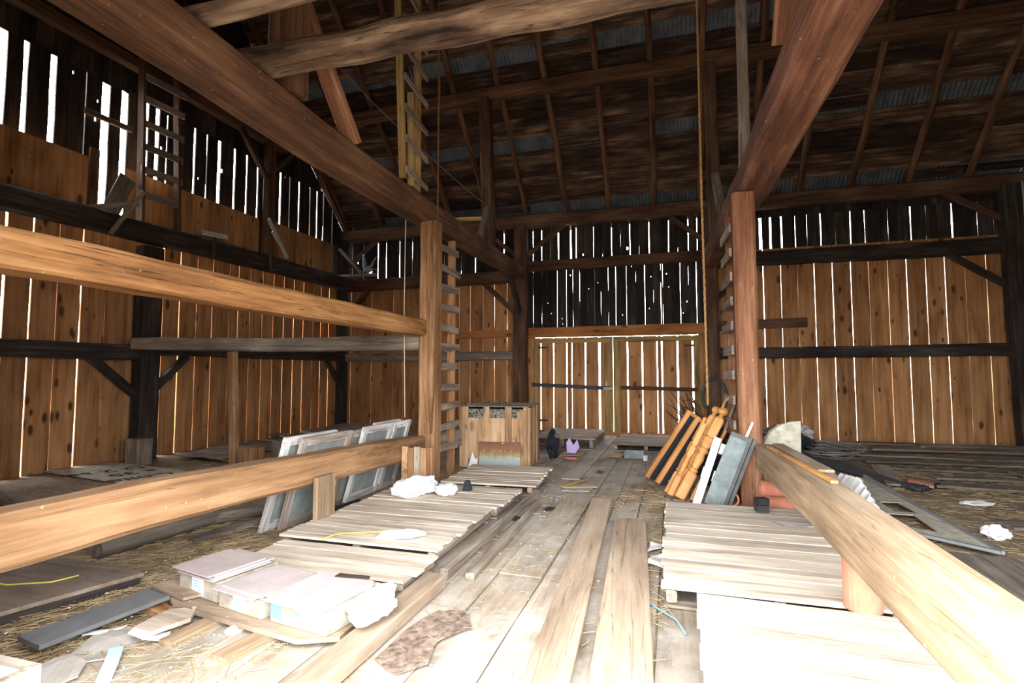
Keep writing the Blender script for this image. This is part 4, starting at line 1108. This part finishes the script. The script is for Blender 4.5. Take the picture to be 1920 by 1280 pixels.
# sticks on the gable ledge
L9 = [([(-9.35, 6.35, 4.40), (-9.3, 7.22, 4.72)], .09, .03, 'grey', 'grey slat on the ledge beside the gable ladder, lower of two crossed'),
      ([(-9.28, 6.72, 4.04), (-9.24, 7.26, 4.96)], .08, .03, 'grey', 'slat crossing the other beside the gable ladder'),
      ([(-9.3, 8.6, 4.55), (-9.2, 9.15, 4.57)], .1, .05, 'white_paint', 'short pale offcut lying on the ledge right of the gable ladder'),
      ([(-9.27, 8.88, 4.05), (-9.27, 8.9, 4.55)], .07, .05, 'brown', 'small upright peg under the pale offcut on the ledge'),
      ([(-9.25, 10.42, 5.35), (-9.18, 11.02, 4.50)], .11, .03, 'white_paint', 'long white stick hanging at the foot of the upper gable post'),
      ([(-9.2, 10.5, 5.05), (-9.14, 10.95, 4.55)], .07, .03, 'white_paint', 'second shorter white stick beside the long hanging one'),
      ([(-9.27, 10.55, 4.05), (-9.27, 10.55, 4.5)], .06, .05, 'brown', 'small upright peg below the hanging white sticks'),
      ([(-9.5, 6.55, 4.38), (-9.5, 6.55, 5.5)], .16, .05, 'brown', 'broken brown board standing on the ledge left of the bright slits'),
      ([(-9.55, 6.85, 4.38), (-9.5, 7.15, 5.2)], .3, .03, 'loose', 'dark tilted board behind the crossed slats')]
for pts, w, h, m, lab in L9:
    tag(timber('ledge_stick', pts, w, h, MT[m], amp=.004, zhint=(1, 0, 0)), lab, 'stick')
tag(timber('perch_board', [(-9.9, 14.1, 4.62), (-8.5, 14.05, 4.60)], .22, .08, MT['grey'], amp=.006), 'grey board on the rail under the pigeon', 'board')
tag(timber('slanting_slat', [(-9.72, 13.95, 5.45), (-8.95, 13.95, 4.66)], .04, .1, MT['grey'], amp=.004, zhint=(1, 0, 1)), 'grey slat slanting down to the left of the pigeon', 'stick')

# the pigeon: body loft along a curved spine, raised wings, fanned tail, head with beak
def pigeon(M):
    mb = MB()
    sp = [(-.17, .015, .012, .03), (-.13, .035, .03, .03), (-.07, .062, .058, .035), (0, .078, .075, .045), (.06, .07, .072, .065), (.10, .045, .05, .095), (.12, .032, .036, .125), (.135, .034, .036, .15), (.158, .026, .028, .155), (.172, .011, .011, .15), (.195, .003, .003, .143)]
    rings = [[V((x, ry * math.cos(t), z + rz * math.sin(t))) for t in [2 * PI * k / 14 for k in range(14)]] for x, ry, rz, z in sp]
    mb.loft(rings)
    for s in (1, -1):                                   # raised wings, each a thick tapering blade with finger feathers
        rings = []
        for t in range(8):
            q = t / 7
            c = V((.03 - .10 * q, s * (.05 + .10 * q), .08 + .24 * q))
            ch_ = .085 * (1 - .55 * q)
            th = .012 * (1 - .7 * q)
            rings.append([c + V((ch_, 0, -.01)), c + V((.2 * ch_, s * th, 0)), c + V((-ch_ * 1.1, 0, .02 - .03 * (t % 2))), c + V((.2 * ch_, -s * th, 0))])
        mb.loft(rings)
    for k in range(5):                                  # tail feathers
        a = -.3 + .15 * k
        d = V((-math.cos(a), math.sin(a), -.12))
        p = V((-.14, 0, .03))
        n_ = V((math.sin(a), math.cos(a), 0)) * .016
        mb.loft([[p - n_ * .6, p + n_ * .6, p + n_ * .6 + V((0, 0, .006)), p - n_ * .6 + V((0, 0, .006))], [p + d * .13 - n_, p + d * .13 + n_, p + d * .13 + n_ + V((0, 0, .005)), p + d * .13 - n_ + V((0, 0, .005))]])
    for s in (1, -1):
        mb.tube([(.01, s * .03, -.01), (.015, s * .032, -.045)], .006, 6)
        for dx in (-.02, .02, .035):
            mb.tube([(.015, s * .032, -.045), (.015 + dx, s * .032 + .012 * (dx > .03), -.048)], .004, 5)
    return obj('pigeon', mb, MT['pigeon'], M=M, smooth=True)


tag(pigeon(Matrix.Translation((-8.76, 14.03, 4.71)) @ Matrix.Rotation(2.7, 4, 'Z') @ Matrix.Scale(1.5, 4)), 'slate grey pigeon with raised wings on the rail in the left far corner', 'bird')

# ---------------------------------------------------------------- pile leaning at the right drive post
def aim(base, top, zh=(0, -1, 0)):
    """local Z runs from base to top, local Y towards the hint"""
    z = (V(top) - V(base)).normalized()
    x = V(zh).cross(z).normalized()
    y = z.cross(x)
    M = Matrix((x, y, z)).transposed().to_4x4()
    M.translation = V(base)
    return M


def turned(name, label, base, top, prof, mat='oak', cat='newel post', group=None, ball=None, half=False):
    """prof: [(half width, height, squareness 0..1)]"""
    L = (V(top) - V(base)).length
    root = tag(empty(name, M=aim(base, top)), label, cat, group)
    n = 24
    rings = []
    for r, h, q in prof:
        ring = []
        for k in range(n):
            t = 2 * PI * (k + .5) / n
            c, s = math.cos(t), math.sin(t)
            sq = 1 / max(abs(c), abs(s))
            f = 1 * (1 - q) + min(sq, 1.36) * q
            ring.append(V((r * c * f, r * s * f, h * L)))
        rings.append(ring)
    mb = MB(); mb.loft(rings)
    obj('shaft', mb, MT[mat], root, smooth=False)
    if ball:
        mb = MB()
        mb.lathe([(.012, -.01)] + [(ball * math.sin(PI * i / 12) + .002, ball - ball * math.cos(PI * i / 12)) for i in range(1, 13)], 18)
        obj('ball_finial', mb, MT[mat], root, M=Matrix.Translation((0, 0, L)), smooth=True)
    return root


NEWEL = [(.058, 0, 1), (.058, .27, 1), (.056, .29, .7), (.042, .31, 0), (.056, .33, 0), (.04, .35, 0), (.046, .40, 0), (.055, .46, 0), (.05, .50, 0), (.04, .53, 0), (.058, .55, 0), (.058, .57, 0), (.046, .59, 0), (.052, .62, 1), (.056, .64, 1), (.056, .70, 1), (.044, .72, 0), (.056, .735, .4), (.058, .75, .7), (.058, .93, .7), (.05, .955, .4), (.03, .975, 0), (.024, 1.0, 0)]
BALU = [(.036, 0, 1), (.036, .25, 1), (.024, .28, 0), (.034, .30, 0), (.026, .32, 0), (.032, .42, 0), (.024, .52, 0), (.034, .55, 0), (.034, .58, 1), (.034, .66, 1), (.024, .69, 0), (.034, .71, .8), (.034, 1.0, .8)]
turned('newel_post', 'turned newel post with ball top, foremost of the leaning pile', (.05, 7.2, .03), (.62, 7.68, 1.06), [(a * 1.1, b, c) for a, b, c in NEWEL], ball=.06)
turned('newel_post', 'second newel post, only its ball top showing behind the first', (.02, 7.42, .03), (.55, 7.95, 1.06), [(a * 1.05, b, c) for a, b, c in NEWEL], ball=.055)
turned('turned_post', 'turned half post leaning just left of the foremost newel', (-.06, 7.36, .03), (.40, 7.74, .93), [(a * 1.15, b, c) for a, b, c in BALU], cat='post')
turned('turned_post', 'second turned half post, left of the foremost newel and nearer the black frames', (-.1, 7.5, .03), (.44, 8.0, .98), [(a * 1.15, b, c) for a, b, c in BALU], cat='post')
turned('turned_post', 'slim turned strip leaning right of the foremost newel', (.2, 7.16, .03), (.66, 7.62, .86), [(a * .62, b, c) for a, b, c in BALU], cat='post')
for k, (b, t, w, lab) in enumerate([((-.30, 8.35, .02), (.33, 8.45, 1.0), .2, 'orange edged frame with a black face, leftmost of the leaning pile'),
                                   ((-.16, 7.95, .02), (.42, 8.2, .93), .16, 'narrow black frame with orange edge beside the turned half posts')]):
    L = (V(t) - V(b)).length
    root = tag(empty('black_shutter', M=aim(b, t, (.35, -1, .1))), lab, 'shutter')
    mb = MB(); mb.box(-w / 2, w / 2, -.012, .012, 0, L)
    obj('face', mb, MT['black'], root)
    for q, x in enumerate((w / 2, -w / 2)):
        mb = MB(); mb.box(x - (.02 if q else .01), x + (.02 if q else .05), -.02, .05, 0, L)
        obj('edge_strip', mb, MT['orange'] if q == 0 else MT['black'], root)
    for z0, z1, mm in ((L * .45, L * .47, 'black'), (L - .05, L, 'orange')):
        mb = MB(); mb.box(-w / 2 + .02, w / 2 - .01, .01, .03, z0, z1)
        obj('cross_strip', mb, MT[mm], root)
scrap('dusty_skid', [(-.42, 8.3), (-.2, 8.55), (.2, 7.5), (.12, 7.05), (-.02, 7.1)], .02, .015, 'ply', 'thin dusty board under the feet of the leaning pile', 'board', .006, 4)
# grey door and white painted board
b, t = (.52, 6.86, .17), (.86, 7.08, .95)
root = tag(empty('grey_door', M=aim((.45, 6.95, .02), (.79, 7.02, .88), (.2, -1, .3))), 'grey green cupboard door leaning on the red right post', 'door panel')
L = .92
mb = MB(); mb.box(-.12, .12, -.012, .012, 0, L)
obj('panel', mb, MT['grey_door'], root)
for x0_, x1_ in ((-.125, -.09), (-.175, -.135)):
    mb = MB(); mb.box(x0_, x1_, -.02, .03, 0, L + .01)
    obj('stile', mb, MT['grey_dark'], root)
mb = MB(); mb.box(-.12, .12, .0, .028, L - .05, L)
obj('rail', mb, MT['grey_dark'], root)
root = tag(empty('painted_board', M=aim((.25, 6.93, .02), (.55, 7.2, .84), (0, -1, .2))), 'chipped white and grey board with two pale blocks, between newel and grey door', 'board')
mb = MB(); mb.box(-.04, .05, -.012, .012, 0, .88)
obj('board', mb, MT['white_pz'], root)
for x, z in ((.02, .40), (-.11, .40), (-.09, .75)):
    mb = MB(); mb.box(x - .04, x + .04, .012, .05, z - .06, z + .07)
    obj('block', mb, MT['paper'], root)
tag(timber('pink_stick', [(.80, 7.02, .76), (.92, 7.04, 1.03)], .035, .02, MT['tile_side'], amp=.002), 'pinkish stick end sticking up beside the grey door', 'stick')
tag(timber('grey_stick', [(.60, 7.7, .7), (.80, 7.78, 1.22)], .03, .04, MT['grey'], amp=.002), 'grey slat standing between the ball newel and the right ladder', 'stick')
mb = MB()
mb.tube([(.60 + .17 * math.cos(a), 8.6 + .05 * math.sin(2 * a), 1.28 + .26 * math.sin(a)) for a in [PI * 1.25 - 2 * PI * i / 40 * .9 for i in range(41)]], .028, 8)
tag(obj('hose_loop', mb, MT['hose'], smooth=True), 'thick black hose looping up behind the newel balls', 'hose')
crumple('dark_sack', (.56, 8.4, .0), (.26, .3, .5), 'black', 'dark sack standing behind the newels under the hose loop', 'bag', 21, 3, .25)
mb = MB()
r = random.Random(33)
for k in range(26):
    a = V((.62 + r.uniform(-.12, .12), 9.0 + r.uniform(-.2, .2), .02 + (k % 5) * .12))
    e = V((r.uniform(-.15, .35), 9.2 + r.uniform(-.3, .4), r.uniform(.9, 1.45)))
    pts = [a.lerp(e, i / 5) + V((r.uniform(-.03, .03), r.uniform(-.03, .03), r.uniform(-.03, .03))) for i in range(6)]
    mb.tube(pts, .014, 5, rf=lambda t: 1 - .7 * t)
    for q in (2, 3, 4):
        f = pts[q] + V((r.uniform(-.14, .02), r.uniform(-.1, .1), r.uniform(-.02, .14)))
        mb.tube([pts[q], pts[q].lerp(f, .6), f], .008, 4, rf=lambda t: 1 - .6 * t)
tag(obj('dry_branches', mb, MT['twig']), 'bundle of dry dark branches behind the leaning pile', 'branches')
# clay pipes and black fittings
def pipe(name, M, r, L, label, flare=1.0):
    mb = MB()
    n = 22
    rg = lambda rr, z: [M @ V((rr * math.cos(2 * PI * k / n), rr * math.sin(2 * PI * k / n), z)) for k in range(n)]
    mb.loft([rg(r * .78, 0), rg(r, 0), rg(r, L * .85), rg(r * flare, L * .88), rg(r * flare, L), rg(r * .78, L), rg(r * .78, L * .5), rg(r * .78, 0)], cap=False)
    return tag(obj(name, mb, MT['clay'], smooth=False), label, 'pipe')


pipe('clay_pipe', Matrix.Translation((1.10, 3.86, .165)), .105, .31, 'upright clay pipe carrying the near part of the right low beam')
pipe('clay_pipe', Matrix.Translation((.66, 7.05, .10)) @ Matrix.Rotation(PI / 2 - .06, 4, 'X') @ Matrix.Translation((0, 0, -.36)), .085, .40, 'clay pipe lying with its open end towards the viewer beside the red post')
pipe('clay_pipe', Matrix.Translation((.98, 6.72, .115)) @ Matrix.Rotation(PI / 2, 4, 'Y'), .11, .5, 'lower of two clay pipes lying under the right low beam')
pipe('clay_pipe', Matrix.Translation((.96, 6.9, .27)) @ Matrix.Rotation(PI / 2, 4, 'Y'), .1, .46, 'upper of two clay pipes lying under the right low beam')
for k, (z, lab) in enumerate(((.0, 'lower of two small black plastic boxes at the corner of the right platform'), (.072, 'upper of two small black plastic boxes at the corner of the right platform'))):
    mb = MB(); mb.box(-.06, .06, -.05, .05, 0, .068); mb.box(-.045, .045, -.053, -.05, .012, .05)
    bm_ = obj('black_box', mb, MT['black'], M=Matrix.Translation((.87, 6.18, .176 + z)) @ Matrix.Rotation(.15 + .2 * k, 4, 'Z'))
    tag(bm_, lab, 'box')
mb = MB()
for i in range(2):
    pts = [(.86 + .02 * i, 5.95, .176 + .004 * i), (1.2, 5.98, .18), (1.24, 5.72, .18), (.98 + .05 * i, 5.62, .18), (.88, 5.78, .178)]
    mb.tube(pts, .004, 5)
tag(obj('wire_hoop', mb, MT['wire']), 'thin bent wire on the right platform behind the black boxes', 'wire')
tag(timber('green_strip', [(1.28, 2.97, .172), (1.45, 2.93, .172)], .05, .01, MT['green'], amp=.001), 'green plastic strip between the two right platforms', 'strip')
tag(timber('trim_strip', [(1.02, 6.6, .795), (1.13, 4.5, .81)], .05, .02, MT['orange'], amp=.002, zhint=(0, 0, 1)), 'thin reddish wood strip lying on the right low beam', 'strip')
tag(timber('top_board', [(1.16, 6.9, .79), (1.2, 5.0, .81)], .12, .02, MT['ply'], amp=.003), 'flat grey board lying on the right low beam', 'board')

# ---------------------------------------------------------------- right bay
root = tag(empty('rounded_board', M=aim((1.33, 7.75, .0), (1.30, 7.55, 1.0), (0, -1, 0))), 'stained grey board with a rounded corner standing behind the red post', 'board')
mb = MB(); mb.prism([(-.24, 0), (.26, 0), (.24, .45), (.20, .72), (.12, .88), (0, .98), (-.12, 1.02), (-.24, 1.03)], -.012, .012, M=Matrix.Rotation(PI / 2, 4, 'X'))
obj('sheet', mb, MT['rug'], root)
mb = MB(); mb.tube([(.265, 0, 0), (.245, 0, .45), (.205, 0, .72), (.125, 0, .885), (0, 0, .985)], .016, 6)
obj('rim', mb, MT['ply'], root)
mb = MB()
M_ = Matrix.Translation((1.48, 5.85, .30)) @ Matrix.Rotation(-.08, 4, 'Z') @ Matrix.Rotation(-1.0, 4, 'Y')
n = 30
pr = []
for i in range(n + 1):
    y = -.85 + 1.5 * i / n
    pr.append((y, .018 * math.sin(y * 2 * PI / .19)))
vs = []
for (y, z) in pr:
    for (x, dz) in ((-.3, 0), (.38 - .12 * abs(y), 0), (.38 - .12 * abs(y), .006), (-.3, .006)):
        vs.append(M_ @ V((x, y, z + dz)))
mb.add(vs, [(4 * i + k, 4 * i + (k + 1) % 4, 4 * i + 4 + (k + 1) % 4, 4 * i + 4 + k) for i in range(n) for k in range(4)] + [(0, 1, 2, 3), (4 * n, 4 * n + 3, 4 * n + 2, 4 * n + 1)])
tag(obj('corrugated_sheet', mb, MT['paper']), 'whitish corrugated sheet leaning behind the right low beam', 'sheet')
tag(timber('red_lath', [(1.52, 6.4, .62), (1.40, 4.9, .5)], .09, .02, MT['tile_side'], amp=.003), 'reddish painted lath leaning beside the corrugated sheet', 'lath')
# slotted metal door lying on the floor
root = tag(empty('metal_screen_door', (2.05, 6.31, .07)), 'grey metal door frame with torn slots lying in the right bay', 'door panel')
for a, b in (((0, 0, 0), (.64, -.6, 0)), ((.64, -.6, 0), (.66, 2.9, .03)), ((0, 0, 0), (.12, 3.1, .03))):
    timber('frame_bar', [a, b], .045, .03, MT['metal_grey'], root, amp=0)
mb = MB()
for poly in ([(0, 0), (.64, -.6), (.645, -.25), (.02, .22)], [(.02, .22), (.12, .15), (.16, .62), (.03, .62)], [(.40, -.06), (.645, -.25), (.65, .62), (.44, .62)], [(.03, .62), (.65, .62), (.65, .75), (.035, .75)], [(.035, .75), (.3, .75), (.32, 1.25), (.05, 1.2)], [(.52, .75), (.65, .75), (.65, 1.25), (.5, 1.2)], [(.05, 1.2), (.65, 1.25), (.66, 2.9), (.12, 3.1)]):
    mb.prism(poly, -.004, .004)
obj('sheet', mb, MT['rug'], root)
tag(timber('metal_tube', [(2.02, 6.1, .05), (2.25, 5.0, .05)], .035, .03, MT['metal_grey'], amp=0), 'thin metal bar on the floor near the right low beam', 'bar')
tag(timber('floor_sheet', [(2.25, 3.6, .02), (2.42, 5.75, .02)], .75, .025, MT['loose'], amp=.002), 'large dark board on the floor at the right edge of the picture', 'board')
tag(timber('grey_sheet', [(1.75, 3.4, .012), (1.85, 5.6, .012)], .45, .018, MT['rug'], amp=.002), 'speckled grey board on the floor right of the right low beam', 'board')
# hoses
mb = MB()
r = random.Random(90)
for k in range(6):
    y0 = 10.6 - .25 * k
    pts = [(1.9 + .12 * k + .05 * math.sin(k), 12.2 - .1 * k, .06 + .05 * (k % 3)), (2.2 + .05 * k, 11.2 - .12 * k, .08 + .04 * (k % 2)), (2.55 + .04 * k, 10.2 - .05 * k, .05 + .03 * (k % 3)), (2.9 + .05 * k, 9.2 - .1 * k, .05), (3.2 + .08 * k, 8.6 + .1 * k, .04)]
    fine = []
    for i in range(len(pts) - 1):
        for q in range(6):
            fine.append(V(pts[i]).lerp(V(pts[i + 1]), q / 6))
    mb.tube(fine + [V(pts[-1])], .034, 8)
tag(obj('black_hoses', mb, MT['hose'], smooth=True), 'bunch of black hoses lying in the right bay', 'hose')
crumple('black_heap', (2.1, 11.8, 0), (.5, .8, .28), 'black', 'black plastic heap behind the coil of wire in the right bay', 'sheet', 31, 3, .35)
mb = MB()
for k in range(9):
    rr = .36 + r.uniform(-.1, .14)
    ph = r.uniform(0, 6)
    mb.tube([(2.72 + r.uniform(-.04, .04) * 0 + 1.15 * rr * math.cos(2 * PI * i / 36 + ph), 11.2 + 1.6 * rr * math.sin(2 * PI * i / 36 + ph), .16 + .014 * k + .05 * math.sin(2 * PI * i / 36 + k)) for i in range(36)], .007, 5)
tag(obj('wire_coil', mb, MT['wire']), 'loose coil of grey wire on the black hoses', 'wire')
crumple('plastic_bag', (2.75, 13.9, .12), (.3, .2, .16), 'paper', 'pale plastic bag lying against the boards behind the black heap', 'bag', 41, 3, .6)
crumple('plastic_bag', (3.0, 6.45, .0), (.1, .09, .06), 'white', 'small white crumpled bag near the tip of the grey metal door', 'bag', 43, 3, .6)
crumple('plastic_bag', (3.55, 8.0, .0), (.16, .08, .03), 'paper', 'flat grey plastic scrap on the straw in the right bay', 'bag', 44, 3, .5)
scrap('clay_shard', [(3.15, 8.95), (3.42, 8.8), (3.5, 9.0), (3.25, 9.15)], .03, .03, 'clay', 'orange clay shard on the boards in the right bay', 'shard', .05, 9)
tag(timber('grey_lath', [(3.22, 10.2, .12), (3.0, 8.85, .05)], .24, .025, MT['grey'], amp=.003), 'grey short board slanting off the hoses in the right bay', 'board')
rows = [(4.6, 13.6, 3.6, .02, .10), (6.2, 13.2, 2.6, -.06, .14), (3.9, 12.9, 2.4, .04, .06), (5.6, 12.5, 3.6, .0, .12), (4.3, 12.0, 3.0, -.03, .05), (6.4, 11.8, 2.2, .08, .07), (5.0, 11.3, 3.4, .02, .05), (4.6, 10.6, 2.6, -.04, .03), (6.3, 10.4, 2.4, .05, .06), (5.3, 9.8, 3.0, .0, .03), (4.4, 9.1, 1.9, -.06, .03), (5.8, 8.8, 2.4, .03, .05), (5.0, 7.9, 2.2, -.03, .03), (4.2, 7.0, 1.8, .05, .02), (5.4, 6.7, 2.2, -.02, .03)]
nm = ['first', 'second', 'third', 'fourth', 'fifth', 'sixth', 'seventh', 'eighth', 'ninth', 'tenth', 'eleventh', 'twelfth', 'thirteenth', 'fourteenth', 'fifteenth']
r = random.Random(95)
for k, (x, y, L, a, z) in enumerate(rows):
    d = V((math.cos(a), math.sin(a), r.uniform(-.008, .008))) * L / 2
    p = V((x, y, z))
    tag(timber('bay_board', [p - d, p + d], r.uniform(.24, .38), .035, MT['loose'], amp=.012), 'loose dark floor board in the right bay, %s of the rows from the far wall' % nm[k], 'board', 'loose floor boards in the right bay')

# ---------------------------------------------------------------- far end of the drive
crumple('black_tarp', (-2.2, 10.1, .0), (.12, .3, .27), 'black', 'black tarpaulin heap behind the right side of the crate', 'sheet', 51, 3, .3)
scrap('cardboard', [(-2.25, 10.2), (-1.72, 10.3), (-1.7, 10.85), (-2.05, 10.9)], .026, .01, 'card', 'flat brown cardboard on the drive before the left far door', 'cardboard', .015, 3)
mb = MB(); mb.prism([(-.12, 0), (.05, -.02), (.14, .1), (.1, .26), (.02, .14), (-.05, .3), (-.12, .2)], -.006, .006, M=Matrix.Rotation(1.15, 4, 'X'))
tag(obj('lilac_scrap', mb, MT['purple'], M=Matrix.Translation((-1.93, 10.66, .055)) @ Matrix.Rotation(.3, 4, 'Z')), 'lilac plastic scrap standing on the brown cardboard', 'litter')
crumple('pink_scrap', (-1.86, 10.0, .022), (.12, .05, .02), 'pink', 'pink scrap on the drive in front of the cardboard', 'litter', 55, 3, .5)
mb = MB(); mb.box(-.19, .17, -.26, .3, 0, .08)
tag(obj('grey_slab', mb, MT['grey_door'], M=Matrix.Translation((-.72, 10.65, .024)) @ Matrix.Rotation(.06, 4, 'Z')), 'grey flat slab in front of the right far pallet', 'slab')
mb = MB(); mb.lathe([(.04, 0), (.05, .09), (.046, .09), (.037, .005)], 16)
tag(obj('white_cup', mb, MT['paper'], M=Matrix.Translation((-.5, 10.2, .024))), 'white cup beside the grey slab on the drive', 'cup')
mb = MB(); mb.lathe([(.05, 0), (.06, .1), (.055, .1), (.045, .005)], 16)
tag(obj('white_cup', mb, MT['paper'], M=Matrix.Translation((-.02, 7.75, .045))), 'white cup at the foot of the turned posts', 'cup')
scrap('cardboard', [(-.98, 10.2), (-.9, 10.6), (-1.15, 10.75), (-1.2, 10.35)], .026, .012, 'card', 'small torn cardboard left of the grey slab', 'cardboard', .03, 6)
scrap('cardboard', [(-1.46, 7.2), (-1.1, 7.25), (-1.06, 7.7), (-1.4, 7.75)], .026, .01, 'greycard', 'grey cardboard on the drive in front of the crate pallet', 'cardboard', .01, 7)
for k, (p0, p1, lab) in enumerate([((-1.5, 7.4, .05), (-1.24, 7.95, .06), 'pale stick on the grey cardboard, farther one'), ((-1.48, 7.36, .05), (-1.02, 7.5, .05), 'pale stick on the grey cardboard, nearer one'), ((-.6, 6.7, .04), (-.56, 6.9, .04), 'short orange stick upright in the dust by the right platform')]):
    tag(timber('stick', [p0, p1], .03, .02, MT['yellow'], amp=.002), lab, 'stick')
for k, (x, y, lab) in enumerate([(-1.7, 5.68, 'black scrap on the drive beside the edge strips'), (-1.42, 6.2, 'black scrap on the drive, farther from the viewer than the other'), (-1.15, 8.7, 'small black scrap on the drive before the crate')]):
    scrap('black_scrap', [(x - .06, y - .05), (x + .05, y - .06), (x + .08, y + .05), (x - .02, y + .08)], .026, .008, 'black', lab, 'litter', .04, 60 + k)
scrap('white_scrap', [(-.24, 4.98), (-.12, 5.0), (-.1, 5.2), (-.22, 5.22)], .03, .006, 'paper', 'white plastic scrap beside the right platform, farther of two', 'litter', .05, 70)
scrap('white_scrap', [(-.23, 4.62), (-.1, 4.6), (-.1, 4.92), (-.2, 4.86)], .03, .006, 'paper', 'white plastic scrap beside the right platform, nearer of two', 'litter', .05, 71)
rope('twine', [(-.25, 3.95, .03), (-.12, 3.82, .03), (.0, 3.68, .03), (.05, 3.5, .03)], .006, 'blueprint', 'bluish twine in the straw between the right platforms', twist=False, cat='twine')

# ---------------------------------------------------------------- straw and chaff
def straw(name, zones, n, label, seed, mat='straw', lmin=.05, lmax=.22, rad=.0022):
    r = random.Random(seed)
    mb = MB()
    for (x0, x1, y0, y1, z, wt) in zones:
        for _ in range(int(n * wt)):
            p = V((r.uniform(x0, x1), r.uniform(y0, y1), z + r.uniform(.002, .02)))
            a = r.gauss(.3, 1.1)
            L = r.uniform(lmin, lmax)
            d = V((math.cos(a), math.sin(a), r.uniform(-.06, .1))) * L / 2
            q = d.cross(V((0, 0, 1))).normalized() * rad
            u = V((0, 0, rad * 1.2))
            b = V((0, 0, r.uniform(-.003, .004)))
            s0, s1, s2 = p - d, p + b, p + d
            mb.loft([[s + q, s + u, s - q, s - u] for s in (s0, s1, s2)])
    return tag(obj(name, mb, MT[mat]), label, 'straw', kind='stuff')


straw('straw', [(-4.3, -3.35, 2.0, 4.4, 0, .30), (-5.2, -3.9, 2.8, 5.5, 0, .22), (-3.5, -2.2, 1.9, 2.75, 0, .16), (-8.5, -4.5, 4.0, 8.5, 0, .22), (-.3, -.02, 3.6, 7.2, .02, .04), (-.75, -.1, 6.3, 7.6, .02, .02)], 4200, 'straw strewn over the earth of the left bay', 5)
straw('straw', [(1.8, 5.5, 5.2, 10.5, 0, .8), (3.5, 7.2, 6.5, 12.5, .04, .2)], 2600, 'straw strewn over the floor of the right bay', 6)
straw('straw', [(-1.7, -.05, 2.0, 7.5, .024, .5), (-3.0, .6, 7.5, 11.5, .024, .5)], 650, 'chaff and straw scattered along the planked drive', 7, lmin=.02, lmax=.12, rad=.0018)
r = random.Random(77)
mb = MB()
for _ in range(500):
    x, y = r.choice([(r.uniform(-3, .8), r.uniform(6.5, 12)), (r.uniform(-1.6, 0), r.uniform(2, 7)), (r.uniform(-4.2, -2), r.uniform(2, 4))])
    s = r.uniform(.003, .009)
    a = r.uniform(0, PI)
    mb.prism([(x + s * math.cos(a), y + s * math.sin(a)), (x - s * math.sin(a) * .7, y + s * math.cos(a)), (x - s * math.cos(a), y - s * math.sin(a) * .8), (x + s * math.sin(a), y - s * math.cos(a) * .6)], .02, .02 + s * .8)
tag(obj('litter', mb, MT['paper']), 'specks of pale litter scattered along the drive', 'litter', kind='stuff')

scrap('dirt_patch', [(-1.6, 2.7), (-1.42, 2.6), (-1.3, 2.75), (-1.36, 2.98), (-1.22, 3.2), (-1.34, 3.42), (-1.52, 3.36), (-1.6, 3.1)], .02, .006, 'dirt', 'brown dirt patch on the drive beside the heavy plank', 'dirt', .012, 22)

# ---------------------------------------------------------------- light and camera
w = bpy.data.worlds.new('hazy sky')
scene.world = w
w.use_nodes = True
nt = w.node_tree
nt.nodes.clear()
o = nt.nodes.new('ShaderNodeOutputWorld')
bg = nt.nodes.new('ShaderNodeBackground')
bg.inputs[0].default_value = (0.93, 0.97, 1.0, 1)
bg.inputs[1].default_value = 6.0
nt.links.new(bg.outputs[0], o.inputs[0])
# haze brightening towards the veiled sun, low behind the left gable
tc = nt.nodes.new('ShaderNodeTexCoord')
dp = nt.nodes.new('ShaderNodeVectorMath'); dp.operation = 'DOT_PRODUCT'
dp.inputs[1].default_value = V((-9.8, 7.1, 4.6)).normalized()
nm = nt.nodes.new('ShaderNodeVectorMath'); nm.operation = 'NORMALIZE'
nt.links.new(tc.outputs['Generated'], nm.inputs[0]); nt.links.new(nm.outputs[0], dp.inputs[0])
mr = nt.nodes.new('ShaderNodeMapRange'); mr.inputs[1].default_value = 0.0; mr.inputs[2].default_value = 1.0; mr.inputs[3].default_value = 0; mr.inputs[4].default_value = 1
nt.links.new(dp.outputs['Value'], mr.inputs[0])
pw = nt.nodes.new('ShaderNodeMath'); pw.operation = 'POWER'; pw.inputs[1].default_value = 3.0
nt.links.new(mr.outputs[0], pw.inputs[0])
ma = nt.nodes.new('ShaderNodeMath'); ma.operation = 'MULTIPLY_ADD'; ma.inputs[1].default_value = 16.0; ma.inputs[2].default_value = 6.0
nt.links.new(pw.outputs[0], ma.inputs[0]); nt.links.new(ma.outputs[0], bg.inputs[1])

# a light portal in the open drive door: emits nothing, it only guides the sampling of the sky
pl = bpy.data.lights.new('door_portal', 'AREA')
pl.shape = 'RECTANGLE'
pl.size, pl.size_y = OPEN[1] - OPEN[0], OPEN[2]
pl.cycles.is_portal = True
po = bpy.data.objects.new('door_portal', pl)
po.matrix_world = Matrix.Translation(((OPEN[0] + OPEN[1]) / 2, YN - .04, OPEN[2] / 2)) @ Matrix.Rotation(PI / 2, 4, 'X')
COL.objects.link(po)

cam = bpy.data.cameras.new('camera')
cam.sensor_fit = 'HORIZONTAL'
cam.sensor_width = 36.0
cam.lens = 1000 / 1920 * 36.0
cam.clip_start = 0.05
cam.clip_end = 300
co = bpy.data.objects.new('camera', cam)
co.location = (0, 0, 1.6)
co.rotation_euler = (math.radians(90 + 3.56), 0, math.radians(16.7))
COL.objects.link(co)
scene.camera = co

scene.view_settings.view_transform = 'Standard'
scene.view_settings.look = 'None'
scene.view_settings.gamma = 1
scene.view_settings.use_curve_mapping = False
scene.view_settings.exposure = 1.7
scene.cycles.use_denoising = True
scene.cycles.max_bounces = 10
scene.cycles.diffuse_bounces = 6
scene.cycles.transparent_max_bounces = 12
